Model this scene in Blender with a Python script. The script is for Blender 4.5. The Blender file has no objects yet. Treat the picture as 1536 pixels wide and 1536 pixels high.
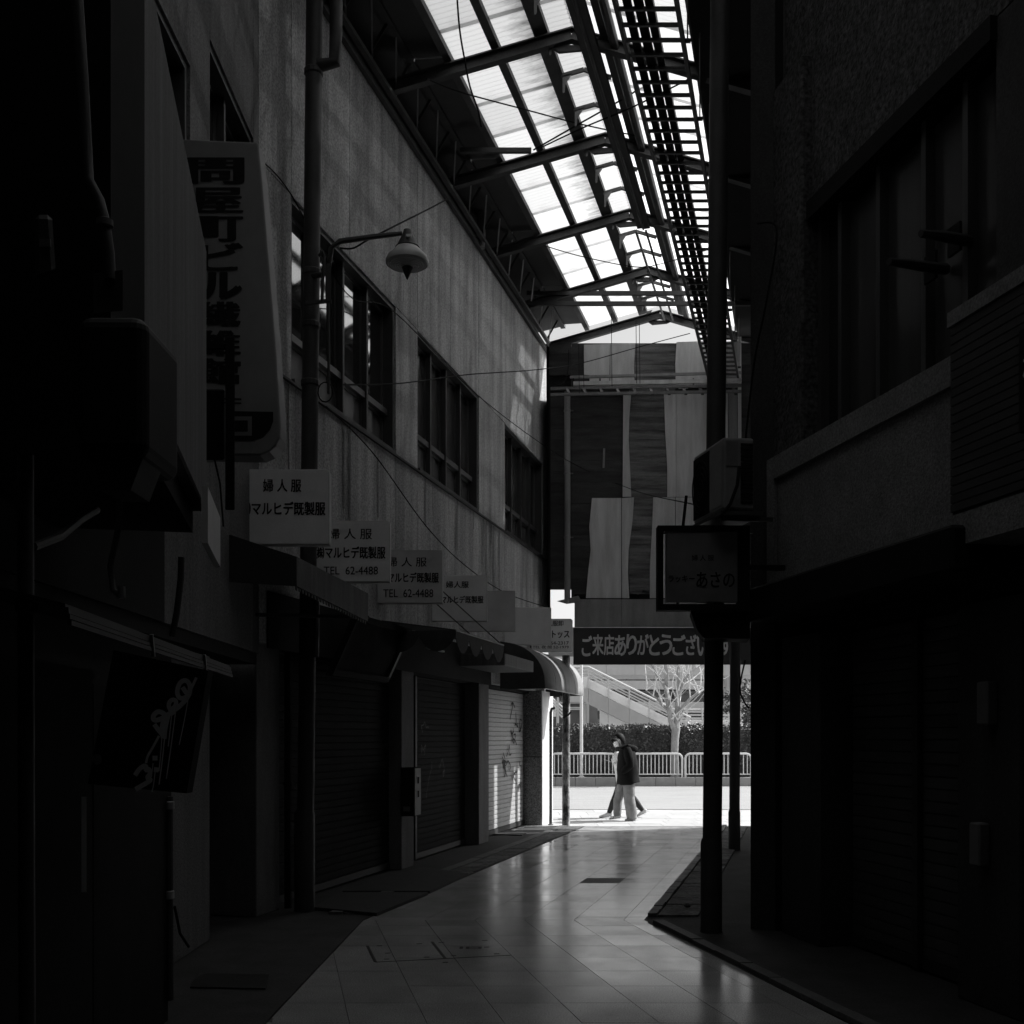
import bpy, bmesh, math, random
import numpy as np
from mathutils import Vector, Matrix, noise
random.seed(7)
R = math.radians
S = bpy.context.scene
C = S.collection

# ------------------------------------------------------------------ camera
CAM_H = 1.65
FPX = 1600.0                      # focal length in pixels of a 1536 pixel frame
cam = bpy.data.cameras.new('camera')
cam.sensor_width = 36.0
cam.lens = FPX / 1536 * 36
cam.shift_y = (1105 - 768) / 1536
cam.clip_start = 0.05
cam.clip_end = 2000
co = bpy.data.objects.new('camera', cam)
C.objects.link(co)
co.location = (0, 0, CAM_H)
co.rotation_euler = (R(90), 0, 0)
S.camera = co

# ------------------------------------------------------------------ light
SUN_DIR = Vector((0.92, 0.345, 1.0)).normalized()
SUN_EL = math.asin(SUN_DIR.z)
SUN_AZ = math.atan2(SUN_DIR.x, SUN_DIR.y)
w = bpy.data.worlds.new('World')
S.world = w
w.use_nodes = True
nt = w.node_tree
nt.nodes.clear()
sky = nt.nodes.new('ShaderNodeTexSky')
sky.sky_type = 'NISHITA'
sky.sun_disc = False
sky.sun_elevation = SUN_EL
sky.sun_rotation = SUN_AZ
sky.air_density = 1.0
sky.dust_density = 3.0
bw = nt.nodes.new('ShaderNodeRGBToBW')          # the photograph is black and white
bg = nt.nodes.new('ShaderNodeBackground')
bg.inputs['Strength'].default_value = 0.15
wo = nt.nodes.new('ShaderNodeOutputWorld')
nt.links.new(sky.outputs[0], bw.inputs[0])
nt.links.new(bw.outputs[0], bg.inputs['Color'])
nt.links.new(bg.outputs[0], wo.inputs['Surface'])
sl = bpy.data.lights.new('sun', 'SUN')
sl.energy = 4.0
sl.angle = R(0.5)
sl.color = (1, 1, 1)
so = bpy.data.objects.new('sun', sl)
C.objects.link(so)
so.location = (30, 30, 40)
so.rotation_euler = SUN_DIR.to_track_quat('Z', 'Y').to_euler()

S.view_settings.view_transform = 'Standard'
S.view_settings.look = 'None'
S.view_settings.exposure = 0.6
S.view_settings.gamma = 1.0
S.view_settings.use_curve_mapping = False
S.cycles.max_bounces = 10
S.cycles.diffuse_bounces = 5
S.cycles.glossy_bounces = 4
S.cycles.use_denoising = True
S.cycles.sample_clamp_indirect = 8.0
S.cycles.caustics_reflective = False
S.cycles.caustics_refractive = False

# ------------------------------------------------------------------ helpers
def P(px, py, Y):
    """world point seen at a pixel of the 1536 frame, at distance Y"""
    return Vector(((px - 768) / FPX * Y, Y, CAM_H + (1105 - py) / FPX * Y))

def G(px, py):
    """ground point seen at a pixel"""
    Y = CAM_H * FPX / (py - 1105)
    return Vector(((px - 768) / FPX * Y, Y, 0))

class MB:
    def __init__(s):
        s.v = []; s.f = []
    def add(s, vs, fs):
        b = len(s.v)
        s.v += [Vector(p) for p in vs]
        s.f += [tuple(i + b for i in f) for f in fs]
        return s
    def box8(s, c):
        return s.add(c, [(0, 3, 2, 1), (4, 5, 6, 7), (0, 1, 5, 4), (1, 2, 6, 5), (2, 3, 7, 6), (3, 0, 4, 7)])
    def box(s, x0, x1, y0, y1, z0, z1):
        return s.box8([(x0, y0, z0), (x1, y0, z0), (x1, y1, z0), (x0, y1, z0), (x0, y0, z1), (x1, y0, z1), (x1, y1, z1), (x0, y1, z1)])
    def fbox(s, fn, a0, a1, b0, b1, c0, c1):
        return s.box8([fn(a0, b0, c0), fn(a1, b0, c0), fn(a1, b1, c0), fn(a0, b1, c0), fn(a0, b0, c1), fn(a1, b0, c1), fn(a1, b1, c1), fn(a0, b1, c1)])
    def prism(s, poly, d):
        """a flat polygon (list of points) pushed along vector d"""
        n = len(poly); d = Vector(d)
        vs = [Vector(p) for p in poly] + [Vector(p) + d for p in poly]
        fs = [tuple(range(n))[::-1], tuple(range(n, 2 * n))] + [(i, (i + 1) % n, n + (i + 1) % n, n + i) for i in range(n)]
        return s.add(vs, fs)
    def tube(s, pts, r, n=8, cap=True, flat=None):
        pts = [Vector(p) for p in pts]
        m = len(pts)
        rs = r if isinstance(r, (list, tuple)) else [r] * m
        ref = None
        vs = []
        for i, p in enumerate(pts):
            t = (pts[min(i + 1, m - 1)] - pts[max(i - 1, 0)])
            if t.length < 1e-9: t = Vector((0, 0, 1))
            t.normalize()
            if ref is None:
                ref = Vector((0, 1, 0)) if abs(t.y) < .9 else Vector((1, 0, 0))
                if flat is not None: ref = Vector(flat)
            a = (ref - t * ref.dot(t)).normalized()
            ref = a
            b = t.cross(a)
            ri = rs[i]
            ra, rb = ri if isinstance(ri, (list, tuple)) else (ri, ri)
            for k in range(n):
                q = 2 * math.pi * k / n
                vs.append(p + a * (ra * math.cos(q)) + b * (rb * math.sin(q)))
        fs = []
        for i in range(m - 1):
            for k in range(n):
                k2 = (k + 1) % n
                fs.append((i * n + k, i * n + k2, (i + 1) * n + k2, (i + 1) * n + k))
        if cap:
            fs.append(tuple(range(n))[::-1])
            fs.append(tuple((m - 1) * n + k for k in range(n)))
        return s.add(vs, fs)
    def bar(s, p, q, wd, ht=None, up=(0, 0, 1)):
        """rectangular bar from p to q"""
        p, q = Vector(p), Vector(q)
        ht = ht or wd
        t = (q - p).normalized()
        up = Vector(up)
        if abs(t.dot(up)) > .98: up = Vector((0, 1, 0))
        a = t.cross(up).normalized() * (wd / 2)
        b = a.cross(t).normalized() * (ht / 2)
        return s.box8([p - a - b, p + a - b, q + a - b, q - a - b, p - a + b, p + a + b, q + a + b, q - a + b])
    def lathe(s, prof, c=(0, 0, 0), n=24):
        c = Vector(c); vs = []; m = len(prof)
        for r, z in prof:
            for k in range(n):
                q = 2 * math.pi * k / n
                vs.append(c + Vector((r * math.cos(q), r * math.sin(q), z)))
        fs = [(i * n + k, i * n + (k + 1) % n, (i + 1) * n + (k + 1) % n, (i + 1) * n + k) for i in range(m - 1) for k in range(n)]
        fs.append(tuple(range(n))[::-1]); fs.append(tuple((m - 1) * n + k for k in range(n)))
        return s.add(vs, fs)
    def build(s, name, mat, parent=None, smooth=False, bevel=0, seg=1):
        off = world_loc(parent) if parent is not None else Vector((0, 0, 0))
        me = bpy.data.meshes.new(name)
        me.from_pydata([tuple(v - off) for v in s.v], [], s.f)
        me.materials.append(mat)
        bm = bmesh.new(); bm.from_mesh(me)
        bmesh.ops.recalc_face_normals(bm, faces=bm.faces)
        bm.to_mesh(me); bm.free()
        if smooth:
            me.polygons.foreach_set('use_smooth', [True] * len(me.polygons))
            try:
                me.set_sharp_from_angle(angle=R(40))
            except Exception:
                pass
        me.update()
        o = bpy.data.objects.new(name, me)
        C.objects.link(o)
        if parent is not None: o.parent = parent
        if bevel:
            b = o.modifiers.new('bevel', 'BEVEL'); b.width = bevel; b.segments = seg; b.limit_method = 'ANGLE'
        return o

def world_loc(o):
    v = Vector((0, 0, 0))
    while o is not None:
        v = v + o.location; o = o.parent
    return v

def tag(o, label=None, cat=None, group=None, kind=None):
    if label: o['label'] = label
    if cat: o['category'] = cat
    if group: o['group'] = group
    if kind: o['kind'] = kind
    return o

def thing(name, label, cat, loc=(0, 0, 0), group=None, kind=None):
    o = bpy.data.objects.new(name, None)
    o.empty_display_size = .2
    C.objects.link(o); o.location = loc
    return tag(o, label, cat, group, kind)

def copy_tree(o, parent=None):
    c = o.copy(); C.objects.link(c)
    if parent is not None: c.parent = parent
    for ch in list(o.children): copy_tree(ch, c)
    return c

# ------------------------------------------------------------------ materials (all grey: a black and white photograph)
def mat(name, base, rough=.7, var=.25, scale=3.0, stretch=(1, 1, 1), fine=0.0, fscale=60.0, bump=0.0, bscale=80.0,
        metal=0.0, spec=.5, rnd=0.0, ior=1.5, rvar=0.0, rrnd=0.0, dark=None, contrast=1.0):
    m = bpy.data.materials.new(name); m.use_nodes = True
    n = m.node_tree.nodes; l = m.node_tree.links
    b = n['Principled BSDF']
    b.inputs['Roughness'].default_value = rough
    b.inputs['Metallic'].default_value = metal
    b.inputs['IOR'].default_value = ior
    b.inputs['Specular IOR Level'].default_value = spec
    tc = n.new('ShaderNodeTexCoord')
    mp = n.new('ShaderNodeMapping'); mp.inputs['Scale'].default_value = stretch
    l.new(tc.outputs['Object'], mp.inputs['Vector'])
    n1 = n.new('ShaderNodeTexNoise'); n1.inputs['Scale'].default_value = scale
    n1.inputs['Detail'].default_value = 8; n1.inputs['Roughness'].default_value = .65
    l.new(mp.outputs[0], n1.inputs['Vector'])
    mr = n.new('ShaderNodeMapRange')
    h = .22 / contrast
    mr.inputs['From Min'].default_value = .5 - h; mr.inputs['From Max'].default_value = .5 + h
    mr.inputs['To Min'].default_value = 1 - var; mr.inputs['To Max'].default_value = 1 + var
    l.new(n1.outputs['Fac'], mr.inputs['Value'])
    cur = mr.outputs[0]
    if fine:
        n2 = n.new('ShaderNodeTexNoise'); n2.inputs['Scale'].default_value = fscale; n2.inputs['Detail'].default_value = 3
        l.new(tc.outputs['Object'], n2.inputs['Vector'])
        r2 = n.new('ShaderNodeMapRange')
        r2.inputs['From Min'].default_value = .3; r2.inputs['From Max'].default_value = .7
        r2.inputs['To Min'].default_value = 1 - fine; r2.inputs['To Max'].default_value = 1 + fine
        l.new(n2.outputs['Fac'], r2.inputs['Value'])
        mm = n.new('ShaderNodeMath'); mm.operation = 'MULTIPLY'
        l.new(cur, mm.inputs[0]); l.new(r2.outputs[0], mm.inputs[1]); cur = mm.outputs[0]
    if rnd:
        oi = n.new('ShaderNodeObjectInfo')
        r3 = n.new('ShaderNodeMapRange'); r3.inputs['To Min'].default_value = 1 - rnd; r3.inputs['To Max'].default_value = 1 + rnd
        l.new(oi.outputs['Random'], r3.inputs['Value'])
        mm = n.new('ShaderNodeMath'); mm.operation = 'MULTIPLY'
        l.new(cur, mm.inputs[0]); l.new(r3.outputs[0], mm.inputs[1]); cur = mm.outputs[0]
    mb = n.new('ShaderNodeMath'); mb.operation = 'MULTIPLY'; mb.use_clamp = True
    l.new(cur, mb.inputs[0]); mb.inputs[1].default_value = base
    l.new(mb.outputs[0], b.inputs['Base Color'])
    if rvar:
        r4 = n.new('ShaderNodeMapRange')
        r4.inputs['From Min'].default_value = .3; r4.inputs['From Max'].default_value = .7
        r4.inputs['To Min'].default_value = max(.02, rough - rvar); r4.inputs['To Max'].default_value = rough + rvar
        l.new(n1.outputs['Fac'], r4.inputs['Value']); l.new(r4.outputs[0], b.inputs['Roughness'])
    if rrnd:
        oj = n.new('ShaderNodeObjectInfo'); wn_ = n.new('ShaderNodeTexWhiteNoise'); wn_.noise_dimensions = '1D'
        l.new(oj.outputs['Random'], wn_.inputs['W'])
        ra = n.new('ShaderNodeMath'); ra.operation = 'MULTIPLY_ADD'; ra.inputs[1].default_value = rrnd * 2
        l.new(wn_.outputs['Value'], ra.inputs[0])
        if rvar: l.new(r4.outputs[0], ra.inputs[2])
        else: ra.inputs[2].default_value = rough
        rs_ = n.new('ShaderNodeMath'); rs_.operation = 'SUBTRACT'; rs_.inputs[1].default_value = rrnd
        l.new(ra.outputs[0], rs_.inputs[0]); l.new(rs_.outputs[0], b.inputs['Roughness'])
    if bump:
        n3 = n.new('ShaderNodeTexNoise'); n3.inputs['Scale'].default_value = bscale; n3.inputs['Detail'].default_value = 4
        l.new(tc.outputs['Object'], n3.inputs['Vector'])
        bp = n.new('ShaderNodeBump'); bp.inputs['Strength'].default_value = bump; bp.inputs['Distance'].default_value = .01
        l.new(n3.outputs['Fac'], bp.inputs['Height']); l.new(bp.outputs[0], b.inputs['Normal'])
    return m

M = {}
FS = 0.2675
M['panel'] = mat('wall_panel', .39, .88, .5, 1.25, (3.2, 3.2, .28), fine=.42, fscale=48, bump=.5, bscale=100, rnd=.07)
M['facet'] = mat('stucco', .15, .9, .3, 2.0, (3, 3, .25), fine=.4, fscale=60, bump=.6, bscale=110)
M['concrete'] = mat('concrete', .15, .85, .35, 2.4, (1.5, 1.5, .4), fine=.2, bump=.3)
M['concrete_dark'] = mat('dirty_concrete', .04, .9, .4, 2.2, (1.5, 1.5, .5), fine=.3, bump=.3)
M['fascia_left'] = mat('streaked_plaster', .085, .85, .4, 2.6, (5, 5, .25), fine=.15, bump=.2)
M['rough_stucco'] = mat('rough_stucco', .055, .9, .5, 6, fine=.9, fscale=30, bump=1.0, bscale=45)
M['box_panel'] = mat('sprayed_render', .20, .95, .2, 3, fine=.4, fscale=60, bump=.5, bscale=90)
M['siding'] = mat('ribbed_siding', .032, .7, .2, 3)
M['dark'] = mat('dark_paint', .035, .6, .3, 4, fine=.1)
M['darker'] = mat('near_black_paint', .012, .8, .3, 4, spec=.15)  # near-black base carries the deep shade of the shop fronts
M['steel'] = mat('grimy_steel', .05, .6, .4, 5, fine=.2, metal=.0)
M['steel_mid'] = mat('painted_steel', .14, .5, .35, 4, fine=.2)
M['steel_light'] = mat('galvanised_steel', .35, .45, .25, 6, metal=.5)
M['frame'] = mat('window_frame', .05, .5, .2, 5)
M['sash'] = mat('window_sash', .10, .4, .2, 5)
M['glass'] = mat('window_glass', .018, .04, .2, 2, spec=.9, ior=1.75)
M['glass_frost'] = mat('frosted_glass', .10, .25, .2, 2, (2, 2, .5), spec=.6)
M['curtain'] = mat('curtained_glass', .05, .18, .3, 2, (4, 4, .2), spec=.5)
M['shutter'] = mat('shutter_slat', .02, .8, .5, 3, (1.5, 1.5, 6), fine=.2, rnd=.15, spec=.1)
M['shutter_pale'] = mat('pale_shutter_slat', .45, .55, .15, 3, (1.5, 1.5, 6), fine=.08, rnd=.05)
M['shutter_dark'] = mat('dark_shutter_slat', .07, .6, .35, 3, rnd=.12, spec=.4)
M['granite'] = mat('granite', .19, .45, .2, 4, fine=.9, fscale=45)
M['sign_white'] = mat('sign_acrylic', .78, .35, .10, 2.5, (1, 1, .5), fine=.03, rnd=.05)
M['sign_edge'] = mat('sign_rim', .6, .4, .12, 3)
M['sign_grey'] = mat('grey_sign', .56, .45, .15, 2.5)
M['sign_dim'] = mat('grimy_sign', .17, .5, .25, 2.5)
M['ink'] = mat('sign_ink', .010, .6, .1, 5, spec=.2)
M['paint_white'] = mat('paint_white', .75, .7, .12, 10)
M['graffiti'] = mat('spray_paint', .85, .7, .15, 14)
M['banner'] = mat('banner_cloth', .03, .7, .2, 4)
M['banner_ink'] = mat('banner_letter', .6, .8, .25, 8)
M['plank'] = mat('old_plank', .035, .8, .6, 2.0, (1, 2, 5), fine=.2, rnd=.25)
M['plank_mid'] = mat('weathered_plank', .13, .8, .7, 1.8, (.5, 1, 5), fine=.2, rnd=.14, contrast=1.4)
M['ply'] = mat('cladding_sheet', .55, .6, .28, 2.2, (2.5, 2.5, .35), fine=.08, rnd=.08)
M['ply_grey'] = mat('grey_cladding', .24, .6, .3, 2.2, (2, 2, .4), fine=.1)
M['tile'] = mat('polished_floor_tile', .42, .19, .14, 2.2, fine=.42, fscale=120, rnd=.08, rvar=.05, bump=.012, bscale=6, ior=1.68, rrnd=.04)
M['tile_dark'] = mat('dark_floor_tile', .03, .6, .2, 4, fine=.2, spec=.25)
M['grout'] = mat('grout', .08, .8, .3, 5)
M['stone'] = mat('paving_stone', .10, .85, .6, 4, fine=.5, fscale=30, bump=.8, bscale=40, rnd=.35, spec=.3)
M['kerbstone'] = mat('kerb_stone', .10, .7, .35, 3, fine=.25, bump=.3, rnd=.2)
M['rubber'] = mat('mat_rubber', .03, .75, .3, 6, fine=.2, bump=.3)
M['asphalt'] = mat('asphalt', .31, .9, .18, 1.2, (.4, 3, 1), fine=.3, fscale=40, bump=.3)
M['sidewalk'] = mat('pale_paver', .42, .8, .12, 2, fine=.1, rnd=.07)
M['planter'] = mat('planter_stone', .30, .7, .15, 3, fine=.15, rnd=.06)
M['soil'] = mat('soil', .06, .95, .3, 5)
M['rail'] = mat('white_rail_paint', .72, .35, .06, 6)
M['leaf'] = mat('hedge_leaf', .085, .45, .4, 1.5, rnd=0)
M['bark'] = mat('bark', .34, .8, .35, 5, (1, 1, .4), fine=.2, bump=.4)
M['twig'] = mat('twig', .7, .7, .2, 5)
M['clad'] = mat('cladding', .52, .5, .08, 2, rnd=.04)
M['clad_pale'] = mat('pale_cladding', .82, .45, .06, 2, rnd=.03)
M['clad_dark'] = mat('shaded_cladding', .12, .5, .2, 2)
M['awning'] = mat('awning_vinyl', .24, .75, .18, 3, (2, 2, 1), spec=.3)
M['awning_dark'] = mat('awning_cloth', .04, .8, .4, 4, fine=.2)
M['canopy'] = mat('tin_canopy', .09, .6, .5, 3, (4, 4, .5), fine=.2)
M['lamp_dark'] = mat('lamp_cap', .04, .5, .2, 5)
M['lamp_glass'] = mat('lamp_shade', .55, .35, .15, 5)
M['rust'] = mat('flaking_paint', .26, .8, .8, 7, (1, 1, .6), fine=.4, bump=.6, bscale=20, contrast=2.2)
M['plastic'] = mat('ac_casing', .22, .5, .25, 3)
M['skin'] = mat('skin', .55, .5, .08, 8)
M['hair'] = mat('hair', .006, .7, .3, 30, spec=.2)
M['jacket'] = mat('jacket_cloth', .008, .9, .3, 9, fine=.15, bump=.15, spec=.15)
M['trouser'] = mat('trouser_cloth', .22, .85, .3, 7, fine=.12, bump=.2)
M['legging'] = mat('legging_cloth', .012, .7, .2, 9)
M['knit'] = mat('white_knit', .72, .85, .06, 9, fine=.06)
M['mask'] = mat('face_mask', .78, .7, .04, 9)
M['shoe'] = mat('shoe', .55, .6, .15, 12)
M['shoe_grey'] = mat('shoe_grey', .30, .6, .25, 20)
M['phone'] = mat('phone', .5, .3, .1, 5)
M['phone_face'] = mat('phone_screen', .5, .15, .1, 5)
M['heater'] = mat('appliance_casing', .014, .6, .3, 3, spec=.25)
M['bounce_plaster'] = mat('bounce_plaster', .5, .85, .2, 2)
M['lamp_dark_matte'] = mat('matte_board', .022, .9, .4, 3, spec=.1)
M['sign_tall'] = mat('tall_sign_face', .24, .5, .2, 2.5)
M['cable'] = mat('cable_sheath', .012, .8, .2, 5, spec=.1)

def roof_mat(name, clean, stained, clear=0.0, band=False):
    m = bpy.data.materials.new(name); m.use_nodes = True
    n = m.node_tree.nodes; l = m.node_tree.links
    n.clear()
    out = n.new('ShaderNodeOutputMaterial')
    tr = n.new('ShaderNodeBsdfTranslucent'); df = n.new('ShaderNodeBsdfDiffuse')
    mx = n.new('ShaderNodeMixShader'); mx.inputs[0].default_value = .22
    tc = n.new('ShaderNodeTexCoord')
    mp = n.new('ShaderNodeMapping'); mp.inputs['Scale'].default_value = (1.1, 5, 1)
    l.new(tc.outputs['Object'], mp.inputs['Vector'])
    n1 = n.new('ShaderNodeTexNoise'); n1.inputs['Scale'].default_value = 2.2; n1.inputs['Detail'].default_value = 9
    n1.inputs['Roughness'].default_value = .7
    l.new(mp.outputs[0], n1.inputs['Vector'])
    r1 = n.new('ShaderNodeMapRange')
    r1.inputs['From Min'].default_value = .44; r1.inputs['From Max'].default_value = .68
    l.new(n1.outputs['Fac'], r1.inputs['Value'])
    n2 = n.new('ShaderNodeTexNoise'); n2.inputs['Scale'].default_value = .8; n2.inputs['Detail'].default_value = 2
    l.new(tc.outputs['Object'], n2.inputs['Vector'])
    r2 = n.new('ShaderNodeMapRange'); r2.inputs['From Min'].default_value = .46; r2.inputs['From Max'].default_value = .58
    l.new(n2.outputs['Fac'], r2.inputs['Value'])
    mu = n.new('ShaderNodeMath'); mu.operation = 'MULTIPLY'
    l.new(r1.outputs[0], mu.inputs[0]); l.new(r2.outputs[0], mu.inputs[1])
    mc = n.new('ShaderNodeMapRange')
    mc.inputs['To Min'].default_value = clean; mc.inputs['To Max'].default_value = stained
    l.new(mu.outputs[0], mc.inputs['Value'])
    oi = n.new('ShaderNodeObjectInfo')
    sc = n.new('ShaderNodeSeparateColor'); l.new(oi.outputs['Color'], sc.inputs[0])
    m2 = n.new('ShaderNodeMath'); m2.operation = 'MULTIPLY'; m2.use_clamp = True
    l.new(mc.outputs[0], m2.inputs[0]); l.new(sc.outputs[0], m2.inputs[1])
    if band:
        # moss gathers along the upper edge of the sheet, in ragged patches
        sp = n.new('ShaderNodeSeparateXYZ'); l.new(tc.outputs['Object'], sp.inputs[0])
        ma = n.new('ShaderNodeMath'); ma.operation = 'MULTIPLY_ADD'; ma.inputs[1].default_value = -FS
        l.new(sp.outputs[1], ma.inputs[0]); l.new(sp.outputs[0], ma.inputs[2])
        oadd = n.new('ShaderNodeVectorMath'); oadd.operation = 'ADD'
        l.new(mp.outputs[0], oadd.inputs[0]); l.new(oi.outputs['Location'], oadd.inputs[1])
        l.new(oadd.outputs[0], n1.inputs['Vector'])
        nb2 = n.new('ShaderNodeMath'); nb2.operation = 'MULTIPLY_ADD'; nb2.inputs[1].default_value = .9
        l.new(n1.outputs['Fac'], nb2.inputs[0]); l.new(ma.outputs[0], nb2.inputs[2])
        rb_ = n.new('ShaderNodeMapRange'); rb_.inputs['From Min'].default_value = .64; rb_.inputs['From Max'].default_value = .98
        l.new(nb2.outputs[0], rb_.inputs['Value'])
        l.new(rb_.outputs[0], mc.inputs['Value'])
    for s in (tr, df): l.new(m2.outputs[0], s.inputs['Color'])
    l.new(tr.outputs[0], mx.inputs[1]); l.new(df.outputs[0], mx.inputs[2])
    if clear:
        tp = n.new('ShaderNodeBsdfTransparent'); m3 = n.new('ShaderNodeMixShader'); m3.inputs[0].default_value = clear
        l.new(mx.outputs[0], m3.inputs[1]); l.new(tp.outputs[0], m3.inputs[2])
        l.new(m3.outputs[0], out.inputs['Surface'])
    else:
        l.new(mx.outputs[0], out.inputs['Surface'])
    return m
M['sheet'] = roof_mat('translucent_roof_sheet', 1.0, .30, .03)
M['sheet_mossy'] = roof_mat('mossy_roof_sheet', 1.0, .26, .025, band=True)
M['sheet_clear'] = roof_mat('clear_roof_sheet', 1.0, .7, .22)
M['frosted'] = roof_mat('frosted_panel', .66, .55)

# ------------------------------------------------------------------ lettering
_tc = {}
def glyphs(s, bold):
    key = (s, bold)
    if key in _tc: return _tc[key]
    cu = bpy.data.curves.new('lettering', 'FONT')
    cu.body = s; cu.size = 1.0; cu.offset = bold; cu.resolution_u = 3
    ob = bpy.data.objects.new('lettering', cu)
    C.objects.link(ob)
    dg = bpy.context.evaluated_depsgraph_get(); dg.update()
    me = bpy.data.meshes.new_from_object(ob.evaluated_get(dg))
    vs = [tuple(v.co) for v in me.vertices]; fs = [tuple(p.vertices) for p in me.polygons]
    bpy.data.objects.remove(ob); bpy.data.curves.remove(cu); bpy.data.meshes.remove(me)
    _tc[key] = (vs, fs)
    return vs, fs

def lettering(s, O, r, u, x0, x1, y0, y1, m, parent, bold=.0, name='lettering', lift=.003, slant=0):
    """flat lettering filling the box x0..x1 / y0..y1 of the plane at O with axes r (right) and u (up)"""
    vs, fs = glyphs(s, 0)
    a = np.array(vs)
    mn = a.min(0); mx = a.max(0)
    O, r, u = Vector(O), Vector(r).normalized(), Vector(u).normalized()
    nn = r.cross(u)
    mb = MB()
    sx = (x1 - x0) / max(1e-6, mx[0] - mn[0]); sy = (y1 - y0) / max(1e-6, mx[1] - mn[1])
    bx, by = bold * sx, bold * sy * (.8 if sx < 1.5 * sy else .25)
    offs = [(0, 0)] + ([(bx, by), (-bx, by), (bx, -by), (-bx, -by), (bx * 1.3, 0), (-bx * 1.3, 0)] if bold else [])
    for k, (ox, oy) in enumerate(offs):
        mb.add([O + r * (x0 + (x - mn[0]) * sx + ox) + u * (y0 + (y - mn[1]) * sy + oy) + nn * (lift + k * .0002) for x, y, z in vs], fs)
    off = world_loc(parent)
    me = bpy.data.meshes.new(name); me.from_pydata([tuple(v - off) for v in mb.v], [], mb.f); me.materials.append(m)
    o = bpy.data.objects.new(name, me); C.objects.link(o); o.parent = parent
    return o

def strokes(lines, fn, wd, m, parent, name, lift=.003):
    """sprayed strokes: flat ribbons, each piece a hair above the last"""
    mb = MB(); k = 0
    for ln in lines:
        wl = ln[0] if isinstance(ln[0], (int, float)) else wd
        pts = ln[1:] if isinstance(ln[0], (int, float)) else ln
        # smooth the polyline
        q = [Vector((p[0], p[1])) for p in pts]
        for _ in range(2):
            nq = [q[0]]
            for a, b in zip(q, q[1:]): nq += [a * .75 + b * .25, a * .25 + b * .75]
            nq.append(q[-1]); q = nq
        L = []
        for i, p in enumerate(q):
            t = q[min(i + 1, len(q) - 1)] - q[max(i - 1, 0)]
            t = t.normalized() if t.length > 1e-9 else Vector((1, 0))
            nn = Vector((-t.y, t.x)) * wl / 2
            L.append((p + nn, p - nn))
        for (a, b), (c, d) in zip(L, L[1:]):
            h = lift + k * .00006; k += 1
            mb.add([fn(a.x, a.y, h), fn(b.x, b.y, h), fn(d.x, d.y, h), fn(c.x, c.y, h)], [(0, 1, 2, 3)])
    return mb.build(name, m, parent)

# ------------------------------------------------------------------ frames of reference
FS_ = 0.2675
FS = 0.2675                       # the far stretch of the alley drifts right, 0.2675 m per metre
NS = -0.2144                      # the near stretch drifts left
LN = Vector((1, -FS)).normalized()
def LW(Y, out, z):                # left wall, far stretch: out = towards the alley
    return Vector((-4.84 + FS * Y + LN.x * out, Y + LN.y * out, z))
RN = Vector((-1, NS)).normalized()
def RW(Y, out, z):                # right building, near stretch
    return Vector((2.35 + NS * (Y - 8.9) + RN.x * out, Y + RN.y * out, z))
def FW(Y, out, z):                # left wall, facet between the two stretches
    return Vector((-2.28 + out, Y, z))
FN = Vector((1, .1925)).normalized()
def NL(Y, out, z):                # fascia of the near left shop
    return Vector((-1.603 - .1925 * (Y - 5.6) + FN.x * out, Y + FN.y * out, z))
def RF(Y, out, z):                # right wall, far stretch
    return Vector((-.40 + FS * Y - LN.x * out, Y - LN.y * out, z))
def U(u, Y, z):                   # section of the arcade roof
    return Vector((u + FS * Y, Y, z))

# ================================================================== SETTING
def structure(o): o['kind'] = 'structure'; return o
structure(MB().box(-400, 400, -60, 900, -.6, -.30).build('ground', M['asphalt']))
road = structure(MB().box(-120, 140, 24.2, 36.2, -.28, -.03).build('road', M['asphalt']))

# ---- alley floor: sheared square tiles that fold where the alley bends
floor = structure(MB().box(-8, 9, -13, 19.62, -.28, -.012).build('alley_floor', M['grout']))
def clip(poly, a, b):
    """keep the part of the 2D polygon left of the directed line a->b"""
    out = []
    def side(p): return (b[0] - a[0]) * (p[1] - a[1]) - (b[1] - a[1]) * (p[0] - a[0])
    for i in range(len(poly)):
        p, q = poly[i], poly[(i + 1) % len(poly)]
        sp, sq = side(p), side(q)
        if sp >= 0: out.append(p)
        if sp * sq < 0:
            t = sp / (sp - sq); out.append((p[0] + t * (q[0] - p[0]), p[1] + t * (q[1] - p[1])))
    return out
BEND = 9.6
def lane(c, Y): return c + (FS if Y >= BEND else NS) * (Y - BEND)
rows = sorted([8.41 + .45 * k for k in range(-8, 26)] + [BEND])
rows = [y for y in rows if 4.9 < y < 19.6] + [19.6]
cols = [-.336 + .447 * k for k in range(-6, 6)]
gap = .0021
def inset(poly, g):
    c = (sum(p[0] for p in poly) / len(poly), sum(p[1] for p in poly) / len(poly))
    out = []
    for p in poly:
        d = Vector((p[0] - c[0], p[1] - c[1])); L = max(d.length, 1e-6)
        out.append((p[0] - d.x / L * g * 1.4, p[1] - d.y / L * g * 1.4))
    return out
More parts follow.
